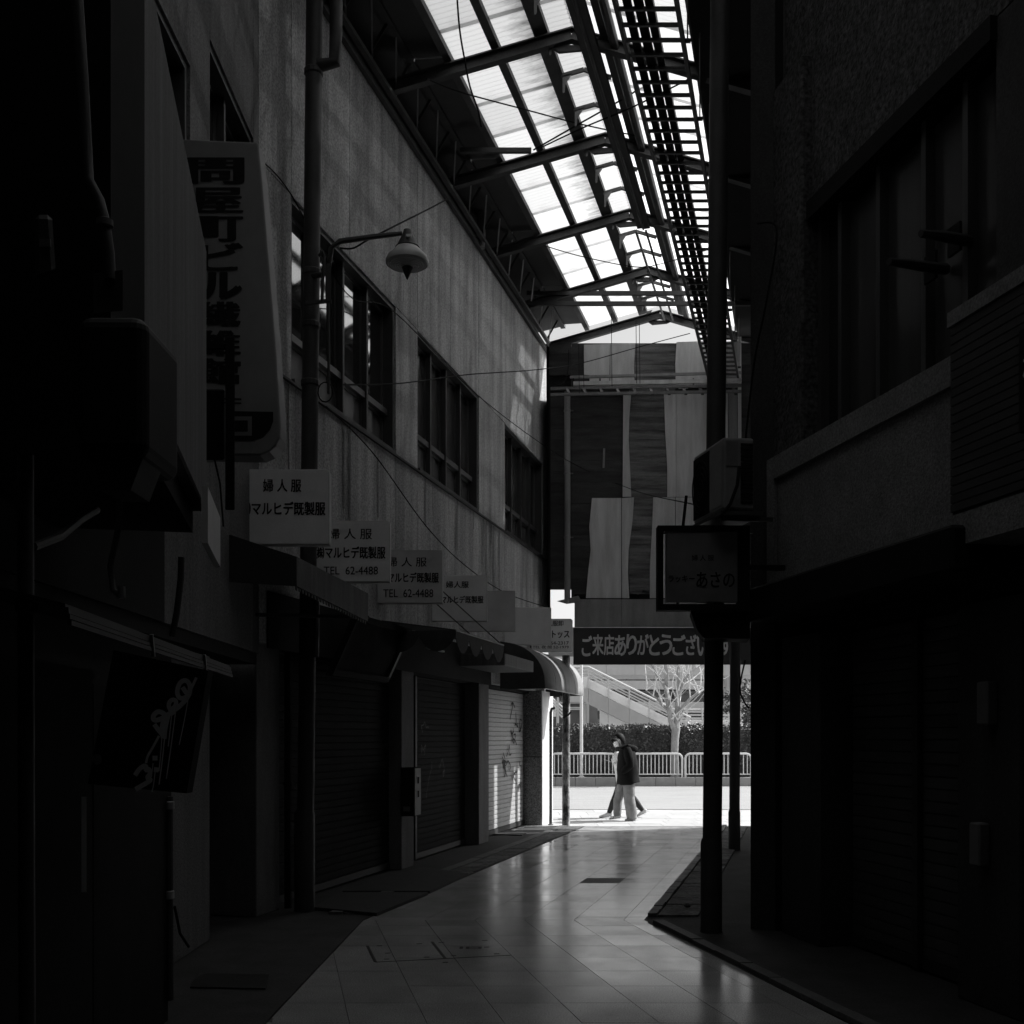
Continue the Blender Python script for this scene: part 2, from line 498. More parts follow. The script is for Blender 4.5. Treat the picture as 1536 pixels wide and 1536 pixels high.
for y0, y1 in zip(rows, rows[1:]):
    if y1 - y0 < .04: continue
    ym = (y0 + y1) / 2
    e = 1e-6
    for c0, c1 in zip(cols, cols[1:]):
        ya, yb = (y0 + e, y1 - e)
        sl_ = FS if ym >= BEND else NS
        poly = [(c0 + sl_ * (y0 - BEND), y0), (c1 + sl_ * (y0 - BEND), y0), (c1 + sl_ * (y1 - BEND), y1), (c0 + sl_ * (y1 - BEND), y1)]
        if ym >= BEND:
            poly = clip(poly, (-1.33 + FS * 20, BEND + 20), (-1.33, BEND))
            if poly: poly = clip(poly, (1.19, BEND), (1.19 + FS * 20, BEND + 20))
        else:
            poly = clip(poly, (-1.335, BEND), (-1.44, 5.0))
            if poly: poly = clip(poly, (1.19 - NS * -1 * 0 + NS * -5, BEND - 5), (1.19, BEND))
        if len(poly) < 3: continue
        area = abs(sum(poly[i][0] * poly[(i + 1) % len(poly)][1] - poly[(i + 1) % len(poly)][0] * poly[i][1] for i in range(len(poly)))) / 2
        if area < .004: continue
        poly = inset(poly, gap)
        dark = (abs(ym - 12.235) < .1 and abs((c0 + c1) / 2 - .335) < .05)
        lift = random.uniform(-.0006, .0006)
        o = MB().prism([(x, y, -.010) for x, y in poly], (0, 0, .010 + lift)).build('floor_tile', M['tile_dark'] if dark else M['tile'], floor)
        if dark: o['label'] = 'single near-black floor tile'

# ---- stone strips along both sides of the far stretch
ps = structure(MB().box(-8, -1.45, -13, 4.8, -.012, -.004).build('pavement', M['concrete_dark']))
left_strip = structure(MB().prism([(-1.345, BEND, -.0115), (-1.345 + FS * 10, 19.6, -.0115), (-2.4 + FS * 10, 19.6, -.0115), (-2.5, BEND, -.0115), (-3.4, 8.6, -.0115), (-3.4, 4.8, -.0115), (-1.455, 4.8, -.0115)], (0, 0, .012)).build('left_pavement', M['concrete_dark']))
for k in range(22):
    y0 = 9.9 + k * .44
    if y0 > 19.2: break
    wdt = .30
    c0 = -1.345
    j = random.uniform(-.006, .006)
    y1 = y0 + .432
    MB().prism([(c0 - wdt + FS * (y0 - BEND) + j, y0, .001), (c0 - .012 + FS * (y0 - BEND), y0, .001), (c0 - .012 + FS * (y1 - BEND), y1, .001), (c0 - wdt + FS * (y1 - BEND) + j, y1, .001)], (0, 0, .008 + random.uniform(0, .008))).build('paving_stone', M['stone'], left_strip)
    if k % 2 == 0:
        y1 = y0 + .868
        MB().prism([(c0 - .44 + FS * (y0 - BEND), y0, .001), (c0 - wdt - .012 + FS * (y0 - BEND), y0, .001), (c0 - wdt - .012 + FS * (y1 - BEND), y1, .001), (c0 - .44 + FS * (y1 - BEND), y1, .001)], (0, 0, .022 + random.uniform(0, .01))).build('kerb_stone', M['kerbstone'], left_strip)
right_strip = structure(MB().prism([(1.2, 9.45, -.0115), (1.2 + 1.05, 4.8, -.0115), (4.5, 4.8, -.0115), (3.2, 9.3, -.0115), (3.0 + FS * 10, 19.6, -.0115), (1.2 + FS * 10.15, 19.6, -.0115)], (0, 0, .012)).build('right_pavement', M['concrete_dark']))
for k in range(46):
    y0 = 9.75 + k * .212
    if y0 > 19.3: break
    y1 = y0 + .204
    for (ca, cb, mm, hh, nm) in ((1.2, 1.285, 'kerbstone', .035, 'kerb_stone'), (1.295, 1.66, 'stone', .014, 'paving_stone')):
        j = random.uniform(-.005, .005)
        MB().prism([(ca + FS * (y0 - BEND), y0, .001), (cb + FS * (y0 - BEND) + j, y0, .001), (cb + FS * (y1 - BEND) + j, y1, .001), (ca + FS * (y1 - BEND), y1, .001)], (0, 0, hh + random.uniform(0, .008))).build(nm, M[mm], right_strip)
for k in range(9):
    y1 = 9.42 - k * .45; y0 = y1 - .44
    MB().prism([(1.205 + NS * (y0 - BEND), y0, .001), (1.30 + NS * (y0 - BEND), y0, .001), (1.30 + NS * (y1 - BEND), y1, .001), (1.205 + NS * (y1 - BEND), y1, .001)], (0, 0, .03 + random.uniform(0, .008))).build('kerb_stone', M['kerbstone'], right_strip)

# ---- public pavement beyond the alley
side = structure(MB().box(-60, 70, 19.62, 24.2, -.28, -.012).build('sidewalk', M['sidewalk']))
ye = [19.63, 20.25, 20.87, 21.5, 22.4, 23.3, 24.02]
for ya, yb in zip(ye, ye[1:]):
    for k in range(15):
        xa = -.2 + k * .60 + (ya - 19.6) * .22
        MB().box(xa, xa + .593, ya + .004, yb - .004, -.012, random.uniform(.0, .0025)).build('paving_slab', M['sidewalk'], side)
for k in range(12):
    MB().box(-2 + k * 1.2, -2 + k * 1.2 + 1.19, 24.05, 24.2, -.012, .012).build('kerb_stone', M['planter'], side)

# ---- planter kerb on the far side of the road
pl = thing('planter_wall', 'low grey stone planter wall along the far side of the road, below the white railings', 'planter wall', (6, 36.2, 0))
MB().box(-30, 40, 36.36, 40, -.2, .24).build('soil_bed', M['soil'], pl)
for k in range(26):
    x0 = -6 + k * .68
    MB().box(x0, x0 + .672, 36.2, 36.42, -.05, .27).build('block', M['planter'], pl, bevel=.012)
MB().box(-30, -6.02, 36.21, 36.41, -.05, .265).build('wall_run', M['planter'], pl)
MB().box(11.7, 40, 36.21, 36.41, -.05, .265).build('wall_run', M['planter'], pl)

# ---- guard rails
def rail_proto():
    t = thing('guard_rail', '', 'guard rail', (0, 36.34, .27), 'white tubular guard rails along the planter')
    L, H, rr = 2.24, .80, .16
    pts = [(0, 0, -.05), (0, 0, H - rr)]
    pts += [(rr - rr * math.cos(a), 0, H - rr + rr * math.sin(a)) for a in (R(30), R(60), R(90))]
    pts += [(L - rr + rr * math.sin(a), 0, H - rr + rr * math.cos(a)) for a in (R(0), R(30), R(60))]
    pts += [(L, 0, H - rr), (L, 0, -.05)]
    off = Vector((0, 36.34, .27))
    MB().tube([Vector(p) + off for p in pts], .036, 8).build('frame', M['rail'], t, smooth=True)
    MB().tube([off + Vector((.03, 0, .10)), off + Vector((L - .03, 0, .10))], .022, 6).build('bottom_rail', M['rail'], t, smooth=True)
    nb = 16
    b0 = None
    for k in range(nb):
        x = .13 + k * (L - .26) / (nb - 1)
        MB().tube([off + Vector((x, 0, .10)), off + Vector((x, 0, H - .02))], .0155, 6).build('bar', M['rail'], t, smooth=True)
    return t
gr = rail_proto()
rail_labels = ['white tubular guard rail partly hidden by the flaking post at the left', 'white tubular guard rail behind the two walking people',
               'white tubular guard rail seen left and right of the tall dark pole']
rx0 = [P(826, 1100, 36.34).x, P(924.5, 1100, 36.34).x, P(1028, 1100, 36.34).x]
for i, x in enumerate(rx0):
    o = gr if i == 0 else copy_tree(gr)
    o.location = (x, 36.34, .27); o['label'] = rail_labels[i]

# ---- hedge
rng = np.random.default_rng(3)
def leaf_mesh(name, n, pos_fn, size, m, parent=None):
    pos = pos_fn(n)
    a = rng.normal(size=(n, 3)); a /= np.linalg.norm(a, axis=1)[:, None]
    b = rng.normal(size=(n, 3)); b -= a * (a * b).sum(1)[:, None]; b /= np.linalg.norm(b, axis=1)[:, None]
    s = size * rng.uniform(.6, 1.3, n)[:, None]
    a *= s; b *= s * .55
    v = np.stack([pos - a, pos + b, pos + a, pos - b], 1).reshape(-1, 3)
    if parent is not None: v = v - np.array(world_loc(parent))
    me = bpy.data.meshes.new(name)
    me.from_pydata(v.tolist(), [], np.arange(4 * n).reshape(n, 4).tolist())
    me.materials.append(m)
    o = bpy.data.objects.new(name, me); C.objects.link(o)
    if parent is not None: o.parent = parent
    return o
hedge = thing('hedge', 'long clipped dark hedge behind the white guard rails', 'hedge', (5, 37.6, .24))
def hp(n):
    x = rng.uniform(-6, 16, n)
    f = rng.uniform(0, 1, n)
    y = np.where(f < .55, 37.05 + np.abs(rng.normal(0, .07, n)) + .05 * np.sin(x * 5), rng.uniform(37.1, 38.3, n))
    z = np.where(f < .55, rng.uniform(.3, 2.0, n), 1.98 + rng.normal(0, .05, n))
    z += .03 * np.sin(x * 3.1)
    return np.stack([x, y, z], 1)
lf = leaf_mesh('foliage', 26000, hp, .052, M['leaf'], hedge); lf['kind'] = 'stuff'
MB().box(-6, 16, 37.16, 38.25, .24, 1.9).build('branches', M['soil'], hedge)

# ================================================================== LEFT BUILDING (long wall)
lb = thing('building', 'long streaked concrete building along the left with three dark upper windows', 'building', LW(15, -.5, 0))
ZW0, ZW1, ZT = 5.05, 6.83, 9.03
seams = [9.58, 10.2, 11.53, 12.86, 13.6, 14.9, 16.21, 17.65, 18.96, 20.27, 20.75]
winspan = [(10.2, 12.86), (13.6, 16.21), (17.65, 20.27)]
def in_win(y): return any(a < y < b for a, b in winspan)
g2 = .011
for a, b in zip(seams, seams[1:]):
    ym = (a + b) / 2
    segs = [(2.5, ZW0 - .03)] + ([] if in_win(ym) else [(ZW0 - .03 + g2, ZW1)]) + [(ZW1 + (0 if in_win(ym) else g2), ZT)]
    for z0, z1 in segs:
        o = random.uniform(-.004, .003)
        MB().fbox(LW, a + g2 / 2, b - g2 / 2, -.14, o, z0, z1).build('wall_panel', M['panel'], lb)
MB().fbox(LW, 9.5, 10.195, -.30, -.142, 2.5, ZT).build('wall_core', M['dark'], lb)
for a, b in ((12.865, 13.595), (16.215, 17.645), (20.275, 20.75)):
    MB().fbox(LW, a, b, -.30, -.142, 2.5, ZT).build('wall_core', M['dark'], lb)
for a, b in winspan:
    MB().fbox(LW, a, b, -.30, -.142, 2.5, ZW0 - .04).build('wall_core', M['dark'], lb)
    MB().fbox(LW, a, b, -.30, -.142, ZW1 + .01, ZT).build('wall_core', M['dark'], lb)
MB().fbox(LW, 9.5, 20.7, -1.8, -.62, 0, ZT - .02).build('core', M['darker'], lb)
MB().fbox(LW, 9.5, 20.7, -.62, -.34, 2.5, ZT - .02).build('core', M['darker'], lb)
# drip flashing under the windows
MB().fbox(LW, 9.58, 20.75, .004, .035, ZW0 - .035, ZW0 - .012).build('flashing', M['dark'], lb)
MB().fbox(LW, 9.3, 20.75, .004, .06, ZT - .01, ZT + .07).build('coping', M['steel'], lb)

def drips(y0, y1, ztop, n, seed):
    rd = random.Random(seed); L = []
    for k in range(n):
        y = rd.uniform(y0, y1); h = rd.uniform(.25, 1.3); wd = rd.uniform(.012, .05)
        L.append([wd, (y, ztop), (y + rd.uniform(-.01, .01), ztop - h * .5), (y + rd.uniform(-.02, .02), ztop - h)])
    return L
M['stain'] = mat('rain_stain', .20, .9, .5, 2, (3, 3, .3), fine=.4, fscale=48)
strokes(drips(9.8, 20.3, ZW0 - .05, 26, 3), lambda y, z, h: LW(y, h, z), .03, M['stain'], lb, 'rain_stain', lift=.005)['kind'] = 'stuff'

def window4(fn, a, b, z0, z1, parent, ncol=4, depth=.17, lower=True, glass='glass', label=None):
    """a recessed window: surround, mullions, panes; the upper row tall, a low hopper row below"""
    wroot = MB()
    t = .05
    wroot.fbox(fn, a + .003, a + t, -.20, -.02, z0 + .001, z1 - .001)
    wroot.fbox(fn, b - t, b - .003, -.20, -.02, z0 + .001, z1 - .001)
    wroot.fbox(fn, a + t, b - t, -.20, -.02, z1 - t, z1 - .001)
    wroot.fbox(fn, a + t, b - t, -.20, .012, z0 + .001, z0 + .04)
    wn = wroot.build('window', M['frame'], parent)
    if label: wn['label'] = label
    zt = z0 + .50
    wcol = (b - a - 2 * t) / ncol
    if lower:
        MB().fbox(fn, a + t, b - t, -.185, -.09, zt - .035, zt + .035).build('transom', M['sash'], wn)
    for k in range(ncol):
        x0 = a + t + k * wcol; x1 = x0 + wcol
        dk = -.012 if k % 2 else 0
        for (za, zb, gm) in (((zt + .036, z1 - t - .002, glass), (z0 + .042, zt - .036, 'glass_frost')) if lower else ((z0 + .042, z1 - t - .002, glass),)):
            MB().fbox(fn, x0 + .03, x1 - .03, -.165 + dk, -.155 + dk, za + .03, zb - .03).build('pane', M[gm], wn)
            sb = MB()
            sb.fbox(fn, x0 + .002, x0 + .03, -.18 + dk, -.135 + dk, za, zb)
            sb.fbox(fn, x1 - .03, x1 - .002, -.18 + dk, -.135 + dk, za, zb)
            sb.fbox(fn, x0 + .03, x1 - .03, -.18 + dk, -.135 + dk, za, za + .03)
            sb.fbox(fn, x0 + .03, x1 - .03, -.18 + dk, -.135 + dk, zb - .03, zb)
            sb.build('sash', M['sash'], wn)
        if k:
            MB().fbox(fn, x0 - .022, x0 + .022, -.134, -.07, z0 + .042, z1 - t).build('mullion', M['frame'], wn)
    MB().fbox(fn, a + t, b - t, -.32, -.19, z0 + .02, z1 - .02).build('backing', M['darker'], wn)
    return wn
window4(LW, *winspan[0], ZW0, ZW1, lb, label='nearest window, mirroring the bright roof')
window4(LW, *winspan[1], ZW0, ZW1, lb, glass='curtain')
window4(LW, *winspan[2], ZW0, ZW1, lb, glass='curtain')

# ground floor: pillars, roller shutters, head beam
def pillar(a, b, o0, o1, z1, m, fn=LW, name='pillar'):
    return MB().fbox(fn, a, b, o0, o1, 0, z1).build(name, M[m], lb, bevel=.008)
pillar(9.72, 10.16, -.62, -.10, 2.6, 'concrete')
pillar(13.2, 13.62, -.50, -.06, 2.5, 'concrete')
pillar(16.28, 16.8, -.46, -.02, 2.5, 'concrete')
gp = MB().fbox(LW, 19.80, 20.4, -.42, .085, 0, 1.28).build('granite_slab', M['granite'], lb, bevel=.006)
MB().fbox(LW, 19.80, 20.4, -.42, .085, 1.288, 2.05).build('granite_slab', M['granite'], lb, bevel=.006)
MB().fbox(LW, 19.80, 20.4, -.42, .085, 2.058, 2.5).build('granite_slab', M['granite'], lb, bevel=.006)
MB().fbox(LW, 19.82, 20.70, .0865, .10, 0, 2.5).build('sun_white_jamb', M['paint_white'], lb)  # white cover: sunlight on the granite side put into its colour
MB().fbox(LW, 20.42, 20.72, -.40, .08, 0, 2.5).build('sun_white_jamb', M['paint_white'], lb)
def shutter(fn, a, b, out, z0, z1, m, parent, label=None, pitch=.078, post=None):
    base = MB().fbox(fn, a, b, out - .06, out - .03, z0, z1).build('shutter', M['dark'], parent)
    if label: base['label'] = label
    n = int((z1 - z0 - .08) / pitch)
    proto = None
    for k in range(n):
        zz = z0 + .08 + k * pitch
        sm = MB()
        # one curved slat: a shallow bow in section
        sec = [(-.008, 0), (.0, .005), (.002, pitch * .45), (.0, pitch * .91), (-.008, pitch * .955)]
        vs = [fn(a + .004, out + o_, zz + h_) for o_, h_ in sec] + [fn(b - .004, out + o_, zz + h_) for o_, h_ in sec]
        q = len(sec)
        sm.add(vs, [(i, i + 1, q + i + 1, q + i) for i in range(q - 1)] + [tuple(range(q)), tuple(range(q, 2 * q))[::-1]])
        if proto is None:
            proto = sm.build('slat', M[m], base)
        else:
            c = proto.copy(); C.objects.link(c); c.parent = base; c.location = (0, 0, k * pitch)
    MB().fbox(fn, a, b, out - .03, out + .012, z0, z0 + .075).build('bottom_rail', M['dark'], base)
    if post:
        for pp in post:
            MB().fbox(fn, pp - .03, pp + .03, out + .006, out + .05, z0, z1).build('centre_post', M['dark'], base)
    return base
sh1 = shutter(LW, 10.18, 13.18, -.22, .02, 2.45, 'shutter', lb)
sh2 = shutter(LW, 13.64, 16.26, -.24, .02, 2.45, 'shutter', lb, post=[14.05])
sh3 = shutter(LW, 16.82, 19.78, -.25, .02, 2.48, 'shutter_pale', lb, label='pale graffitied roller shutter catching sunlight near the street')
MB().fbox(LW, 16.82, 16.86, -.20, -.14, 0, 2.48).build('guide_rail', M['dark'], lb)
MB().fbox(LW, 9.58, 20.75, -.60, -.15, 2.452, 2.499).build('head_beam', M['darker'], lb)
MB().fbox(LW, 9.72, 16.79, .006, .022, 2.46, 2.98).build('fascia_shade_board', M['darker'], lb)  # dark panel carried on under the awnings to stand in for their shade
# scrawls on the pale shutter
def S3(x, y, h): return LW(16.82 + x, -.245 + h, y)
rs = random.Random(5)
scr = []
for (cx, cy) in ((2.0, 1.95), (2.25, 1.8), (2.5, 1.9), (2.72, 1.75), (1.75, 1.2), (1.95, 1.05), (1.6, .95), (2.05, 1.35), (2.6, 1.1), (2.4, 1.5), (2.3, .85), (2.65, .75)):
    p = Vector((cx, cy)); ln = [.030, tuple(p)]
    for k in range(6):
        p = p + Vector((rs.uniform(-.16, .16), rs.uniform(-.13, .13))); ln.append(tuple(p))
    scr.append(ln)
strokes(scr, S3, .02, M['ink'], sh3, 'scrawl', lift=.006)
def S2(x, y, h): return LW(13.64 + x, -.235 + h, y)
scr = []
for (cx, cy) in ((.2, 1.9), (.3, 1.6), (.2, 1.3), (.75, 1.7), (.8, 1.4), (1.1, 1.3), (.3, .7), (.25, .45), (1.4, 1.2)):
    p = Vector((cx, cy)); ln = [.014, tuple(p)]
    for k in range(6):
        p = p + Vector((rs.uniform(-.12, .12), rs.uniform(-.16, .16))); ln.append(tuple(p))
    scr.append(ln)
strokes(scr, S2, .02, M['steel'], sh2, 'scrawl', lift=.006)

# ---- facet between the stretches
fb = thing('building', 'narrow stucco facade behind the tall vertical sign, at the bend on the left', 'building', (-2.6, 8, 0))
def fpiece(a, b, z0, z1, nm='wall', m='facet', o0=-.14, o1=0): return MB().fbox(FW, a, b, o0, o1, z0, z1).build(nm, M[m], fb)
fpiece(3.0, 6.0, 2.4, 4.3, m='darker'); fpiece(3.0, 6.0, 4.3, 10); fpiece(6.0, 7.0, 2.4, 5.0, m='darker'); fpiece(7.0, 7.55, 2.4, 5.0); fpiece(6.0, 7.55, 6.40, 10)  # lower near pieces near-black: deep shade put into their colour
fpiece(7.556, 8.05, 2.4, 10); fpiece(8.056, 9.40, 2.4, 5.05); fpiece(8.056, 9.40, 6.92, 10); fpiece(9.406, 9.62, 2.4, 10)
window4(FW, 8.056, 9.40, 5.05, 6.92, fb, 2)
window4(FW, 6.0, 7.55, 5.0, 6.40, fb, 2, lower=False)
MB().box(-3.1, -2.45, 7.6, 8.65, 0, 2.4).build('pillar', M['facet'], fb, bevel=.01)
MB().box(-3.6, -2.75, 8.66, 9.7, 0, 2.4).build('doorway', M['darker'], fb)
MB().box(-3.0, -2.3, 2.9, 9.6, 2.30, 2.398).build('soffit', M['darker'], fb)

# ---- near left shop with its fascia board
nb_ = thing('building', 'dark shop front at the left edge with a streaked plaster fascia', 'building', (-2.6, 2, 0))
MB().fbox(NL, 2.86, 5.6, -.5, 0, 2.83, 4.2).build('fascia', M['fascia_left'], nb_, bevel=.01)
MB().box(-2.4, P(166, 0, 2.6).x, 2.6, 2.84, 2.4, 10).build('edge_pier', M['darker'], nb_)
MB().box(-2.6, -2.42, -12.5, 7.58, 0, 2.3).build('wall', M['darker'], nb_)
MB().box(-2.6, -2.42, -12.5, 2.98, 2.302, 10.2).build('wall', M['darker'], nb_)
MB().fbox(NL, 2.88, 5.5, -.75, -.06, 2.70, 2.828).build('soffit', M['darker'], nb_)
MB().box(-2.42, -1.75, 3.6, 4.45, 0, 1.93).build('door', M['darker'], nb_)
MB().box(-2.42, -2.0, 5.1, 6.2, 0, 1.9).build('door', M['darker'], nb_)

# ================================================================== RIGHT BUILDING (near stretch)
rb = thing('building', 'unlit building filling the right side with rendered balcony panels and shutters', 'building', RW(7, -.8, 0))
Ya, Yb = 5.0, 8.98
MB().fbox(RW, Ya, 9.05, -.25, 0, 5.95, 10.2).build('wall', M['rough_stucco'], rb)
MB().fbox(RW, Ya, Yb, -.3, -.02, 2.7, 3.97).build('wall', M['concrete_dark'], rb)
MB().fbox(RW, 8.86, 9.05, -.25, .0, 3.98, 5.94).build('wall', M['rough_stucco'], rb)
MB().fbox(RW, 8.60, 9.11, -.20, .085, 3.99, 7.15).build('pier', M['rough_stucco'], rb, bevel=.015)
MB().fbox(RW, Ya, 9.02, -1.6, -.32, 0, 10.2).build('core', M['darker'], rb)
# window ribbon between panel and stucco
wn = MB().fbox(RW, 6.36, 8.59, .0, .05, 5.80, 5.948).build('lintel', M['darker'], rb)
MB().fbox(RW, 6.4, 8.59, -.24, -.2, 3.98, 5.79).build('window_back', M['darker'], rb)
wroot = MB().fbox(RW, 6.4, 8.59, -.18, -.02, 3.975, 4.03).build('window', M['frame'], rb)
ed = [8.59, 8.28, 7.75, 7.2, 6.76, 6.4]
for k, (b_, a_) in enumerate(zip(ed, ed[1:])):
    MB().fbox(RW, a_ + .04, b_ - .04, -.13, -.12, 4.06, 5.75).build('pane', M['curtain'] if k else M['glass'], wroot)
    MB().fbox(RW, b_ - .055, b_ - .002, -.16, -.05, 4.032, 5.79).build('mullion', M['frame'], wroot)
MB().fbox(RW, Ya, 6.37, -.22, .0, 3.98, 5.94).build('wall', M['concrete_dark'], rb)
# rendered balcony panel with raised rim
pf = MB().fbox(RW, 6.37, 9.05, .02, .13, 2.86, 3.98).build('balcony_panel', M['box_panel'], rb)
for (a_, b_, z0, z1) in ((6.37, 9.06, 3.80, 3.985), (6.37, 9.06, 2.85, 3.02), (8.93, 9.06, 3.021, 3.799)):
    MB().fbox(RW, a_, b_, .132, .165, z0, z1).build('rim', M['box_panel'], pf)
# ribbed sign cabinet at the right edge
cab = MB().fbox(RW, 4.9, 6.36, .02, .30, 2.95, 4.06).build('cabinet', M['siding'], rb)
for k in range(21):
    zz = 2.97 + k * .052
    MB().fbox(RW, 4.92, 6.355, .302, .318, zz, zz + .045).build('slat', M['siding'], cab)
MB().fbox(RW, 4.9, 6.37, .0, .33, 2.76, 2.945).build('cornice', M['box_panel'], cab)
MB().fbox(RW, 4.9, 6.37, .0, .33, 4.062, 4.15).build('cornice', M['box_panel'], cab)
MB().fbox(RW, 5.1, 5.73, .32, .35, 3.26, 3.80).build('name_board', M['darker'], cab)
lettering('株', RW(5.73, .352, 3.3), RW(5.1, 0, 0) - RW(5.73, 0, 0), (0, 0, 1), .04, .22, .20, .37, M['sign_edge'], cab, .01)
# shutters of the right-hand shops
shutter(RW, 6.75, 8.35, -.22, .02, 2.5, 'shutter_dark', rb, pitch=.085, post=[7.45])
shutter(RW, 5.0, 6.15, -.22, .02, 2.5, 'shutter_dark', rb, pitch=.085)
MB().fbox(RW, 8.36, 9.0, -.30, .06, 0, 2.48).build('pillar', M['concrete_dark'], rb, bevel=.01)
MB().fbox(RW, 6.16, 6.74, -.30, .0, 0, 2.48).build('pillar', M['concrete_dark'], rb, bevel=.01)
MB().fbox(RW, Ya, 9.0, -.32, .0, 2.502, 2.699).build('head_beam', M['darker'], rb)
MB().box(3.25, 3.5, -12.5, 4.98, 0, 10.2).build('wall', M['concrete_dark'], rb)
MB().fbox(RW, 6.2, 8.95, .02, .42, 2.60, 2.87).build('awning_box', M['darker'], rb, bevel=.02)
MB().tube([RW(6.3, .32, 2.70), RW(8.9, .32, 2.70)], .014, 8).build('awning_roller', M['dark'], rb, smooth=True)
for (yy, zz, nm) in ((6.35, 1.85, 'meter_box'), (6.42, 1.0, 'meter_box')):
    MB().fbox(RW, yy, yy + .1, .002, .08, zz - .13, zz + .13).build(nm, M['sign_dim'], rb, bevel=.01)
# two sign arms poking out above the balcony panel
for i, (px, py, Y0, lab) in enumerate(((1485, 362, 6.75, 'upper dark steel arm jutting from the right building above the ribbed cabinet'), (1437, 404, 7.0, 'lower dark steel arm jutting from the right building above the balcony panel'))):
    t = thing('bracket_arm', lab, 'bracket', P(px, py, Y0), 'sign arms on the right building')
    MB().tube([RW(Y0, -.1, P(px, py, Y0).z + .01), P(px - 60, py - 6, Y0 - .25), P(px - 104, py - 12, Y0 - .4)], [.035, .033, .022], 8).build('arm', M['dark'], t, smooth=True)
    MB().fbox(RW, Y0 - .06, Y0 + .06, .001, .02, P(px, py, Y0).z - .08, P(px, py, Y0).z + .1).build('plate', M['darker'], t)

# ---- far right wall
rf = thing('building', 'building beyond the right corner, its unseen wall pale for bounce, hidden behind the tall pole', 'building', RF(15, -.3, 0))
MB().fbox(RF, 9.13, 9.3, -.3, 0, 0, 9.3).build('pier', M['concrete_dark'], rf)
MB().box(2.24, 3.0, 9.06, 9.128, 0, 10).build('filler', M['darker'], rf)
MB().fbox(RF, 9.3, 19.9, -.3, 0, 0, 9.3).build('wall', M['bounce_plaster'], rf)  # unseen face, coloured pale to bounce light onto the left wall
MB().fbox(RF, 9.16, 20.6, -.28, .72, 9.305, 9.36).build('eave', M['darker'], rf)
# unseen wall added across the alley to keep sky light out behind the viewer
bk = thing('building', 'unseen building added behind the viewpoint to keep sky light out', 'building', (0, -12.6, 0))
MB().box(-4, 6, -12.9, -12.55, 0, 10.3).build('wall', M['concrete_dark'], bk)

# ================================================================== ARCADE ROOF
ar = thing('arcade_roof', 'arcade roof of pale corrugated sheets on dark steel frames', 'roof', U(-2.64, 14, 9.9))
APEX, SLO = 9.9, .29
def rz(u): return APEX - SLO * abs(u + 2.64)
MB().box(-4.2, 7.5, -12.5, .12, 10.22, 10.3).build('near_roof', M['darker'], ar)
MB().box(-4.2, 7.5, -.08, .12, 9.75, 10.3).build('near_roof_edge', M['darker'], ar)
frames = [1.9, 4.0, 6.15, 8.25, 10.35, 12.47, 14.64, 16.74, 18.76, 20.5]
for Y in frames:
    d = -.08 if Y > 20 else 0
    fr = MB()
    for (ua, ub) in ((-4.82, -2.64), (-2.64, -.42)):
        p, q = U(ua, Y, rz(ua) - .06 + d), U(ub, Y, rz(ub) - .06 + d)
        fr.bar(p, q, .05, .13, up=(0, 0, 1))
        fr.bar(p + Vector((0, -.025, -.07)), q + Vector((0, -.025, -.07)), .1, .018)
        fr.bar(p + Vector((0, -.025, .06)), q + Vector((0, -.025, .06)), .1, .018)
    # haunch under the apex
    fr.prism([U(-2.9, Y - .02, rz(-2.9) - .10 + d), U(-2.38, Y - .02, rz(-2.38) - .10 + d), U(-2.50, Y - .02, rz(-2.5) - .19 + d), U(-2.78, Y - .02, rz(-2.87) - .19 + d)], (0, .04, 0))
    fr.build('roof_frame', M['steel'], ar)
def run(u0, u1, ya, yb, dz0, dz1, nm, m):
    return MB().box8([U(u0, ya, rz(u0) + dz0), U(u1, ya, rz(u1) + dz0), U(u1, yb, rz(u1) + dz0), U(u0, yb, rz(u0) + dz0),
                      U(u0, ya, rz(u0) + dz1), U(u1, ya, rz(u1) + dz1), U(u1, yb, rz(u1) + dz1), U(u0, yb, rz(u0) + dz1)]).build(nm, M[m], ar)
YA, YB = .1, 20.62
run(-3.56, -3.47, YA, YB, .012, .085, 'purlin', 'steel')
run(-3.06, -2.90, YA, YB, .012, .085, 'purlin', 'steel')
run(-2.30, -2.10, YA, YB, .012, .085, 'purlin', 'steel')
run(-1.66, -1.56, YA, YB, .012, .085, 'purlin', 'steel')
run(-4.10, -4.02, YA, YB, .012, .085, 'purlin', 'steel')
run(-1.20, -1.12, YA, YB, .012, .085, 'purlin', 'steel')
MB().tube([U(-2.13, YA, rz(-2.13) - .05), U(-2.13, YB, rz(-2.13) - .05)], .05, 8).build('gutter_pipe', M['steel'], ar, smooth=True)
# cross members and gusset plates near the ridge
for a, b in zip(frames, frames[1:]):
    for k in (1, 2, 3):
        Y = a + (b - a) * k / 3
        if k < 3:
            m_ = MB()
            m_.bar(U(-2.92, Y, rz(-2.92) + .0), U(-2.64, Y, rz(-2.64) + .0), .03, .05)
            m_.bar(U(-2.64, Y, rz(-2.64) + .0), U(-2.3, Y, rz(-2.3) + .0), .03, .05)
            m_.build('cross_bar', M['steel'], ar)
        MB().prism([U(-2.90, Y - .015, rz(-2.90) - .01), U(-2.78, Y - .015, rz(-2.78) - .01), U(-2.815, Y - .015, rz(-2.815) - .06), U(-2.865, Y - .015, rz(-2.865) - .12), U(-2.875, Y - .015, rz(-2.875) - .22), U(-2.90, Y - .015, rz(-2.90) - .22)], (0, .012, 0)).build('gusset', M['steel_mid'], ar)
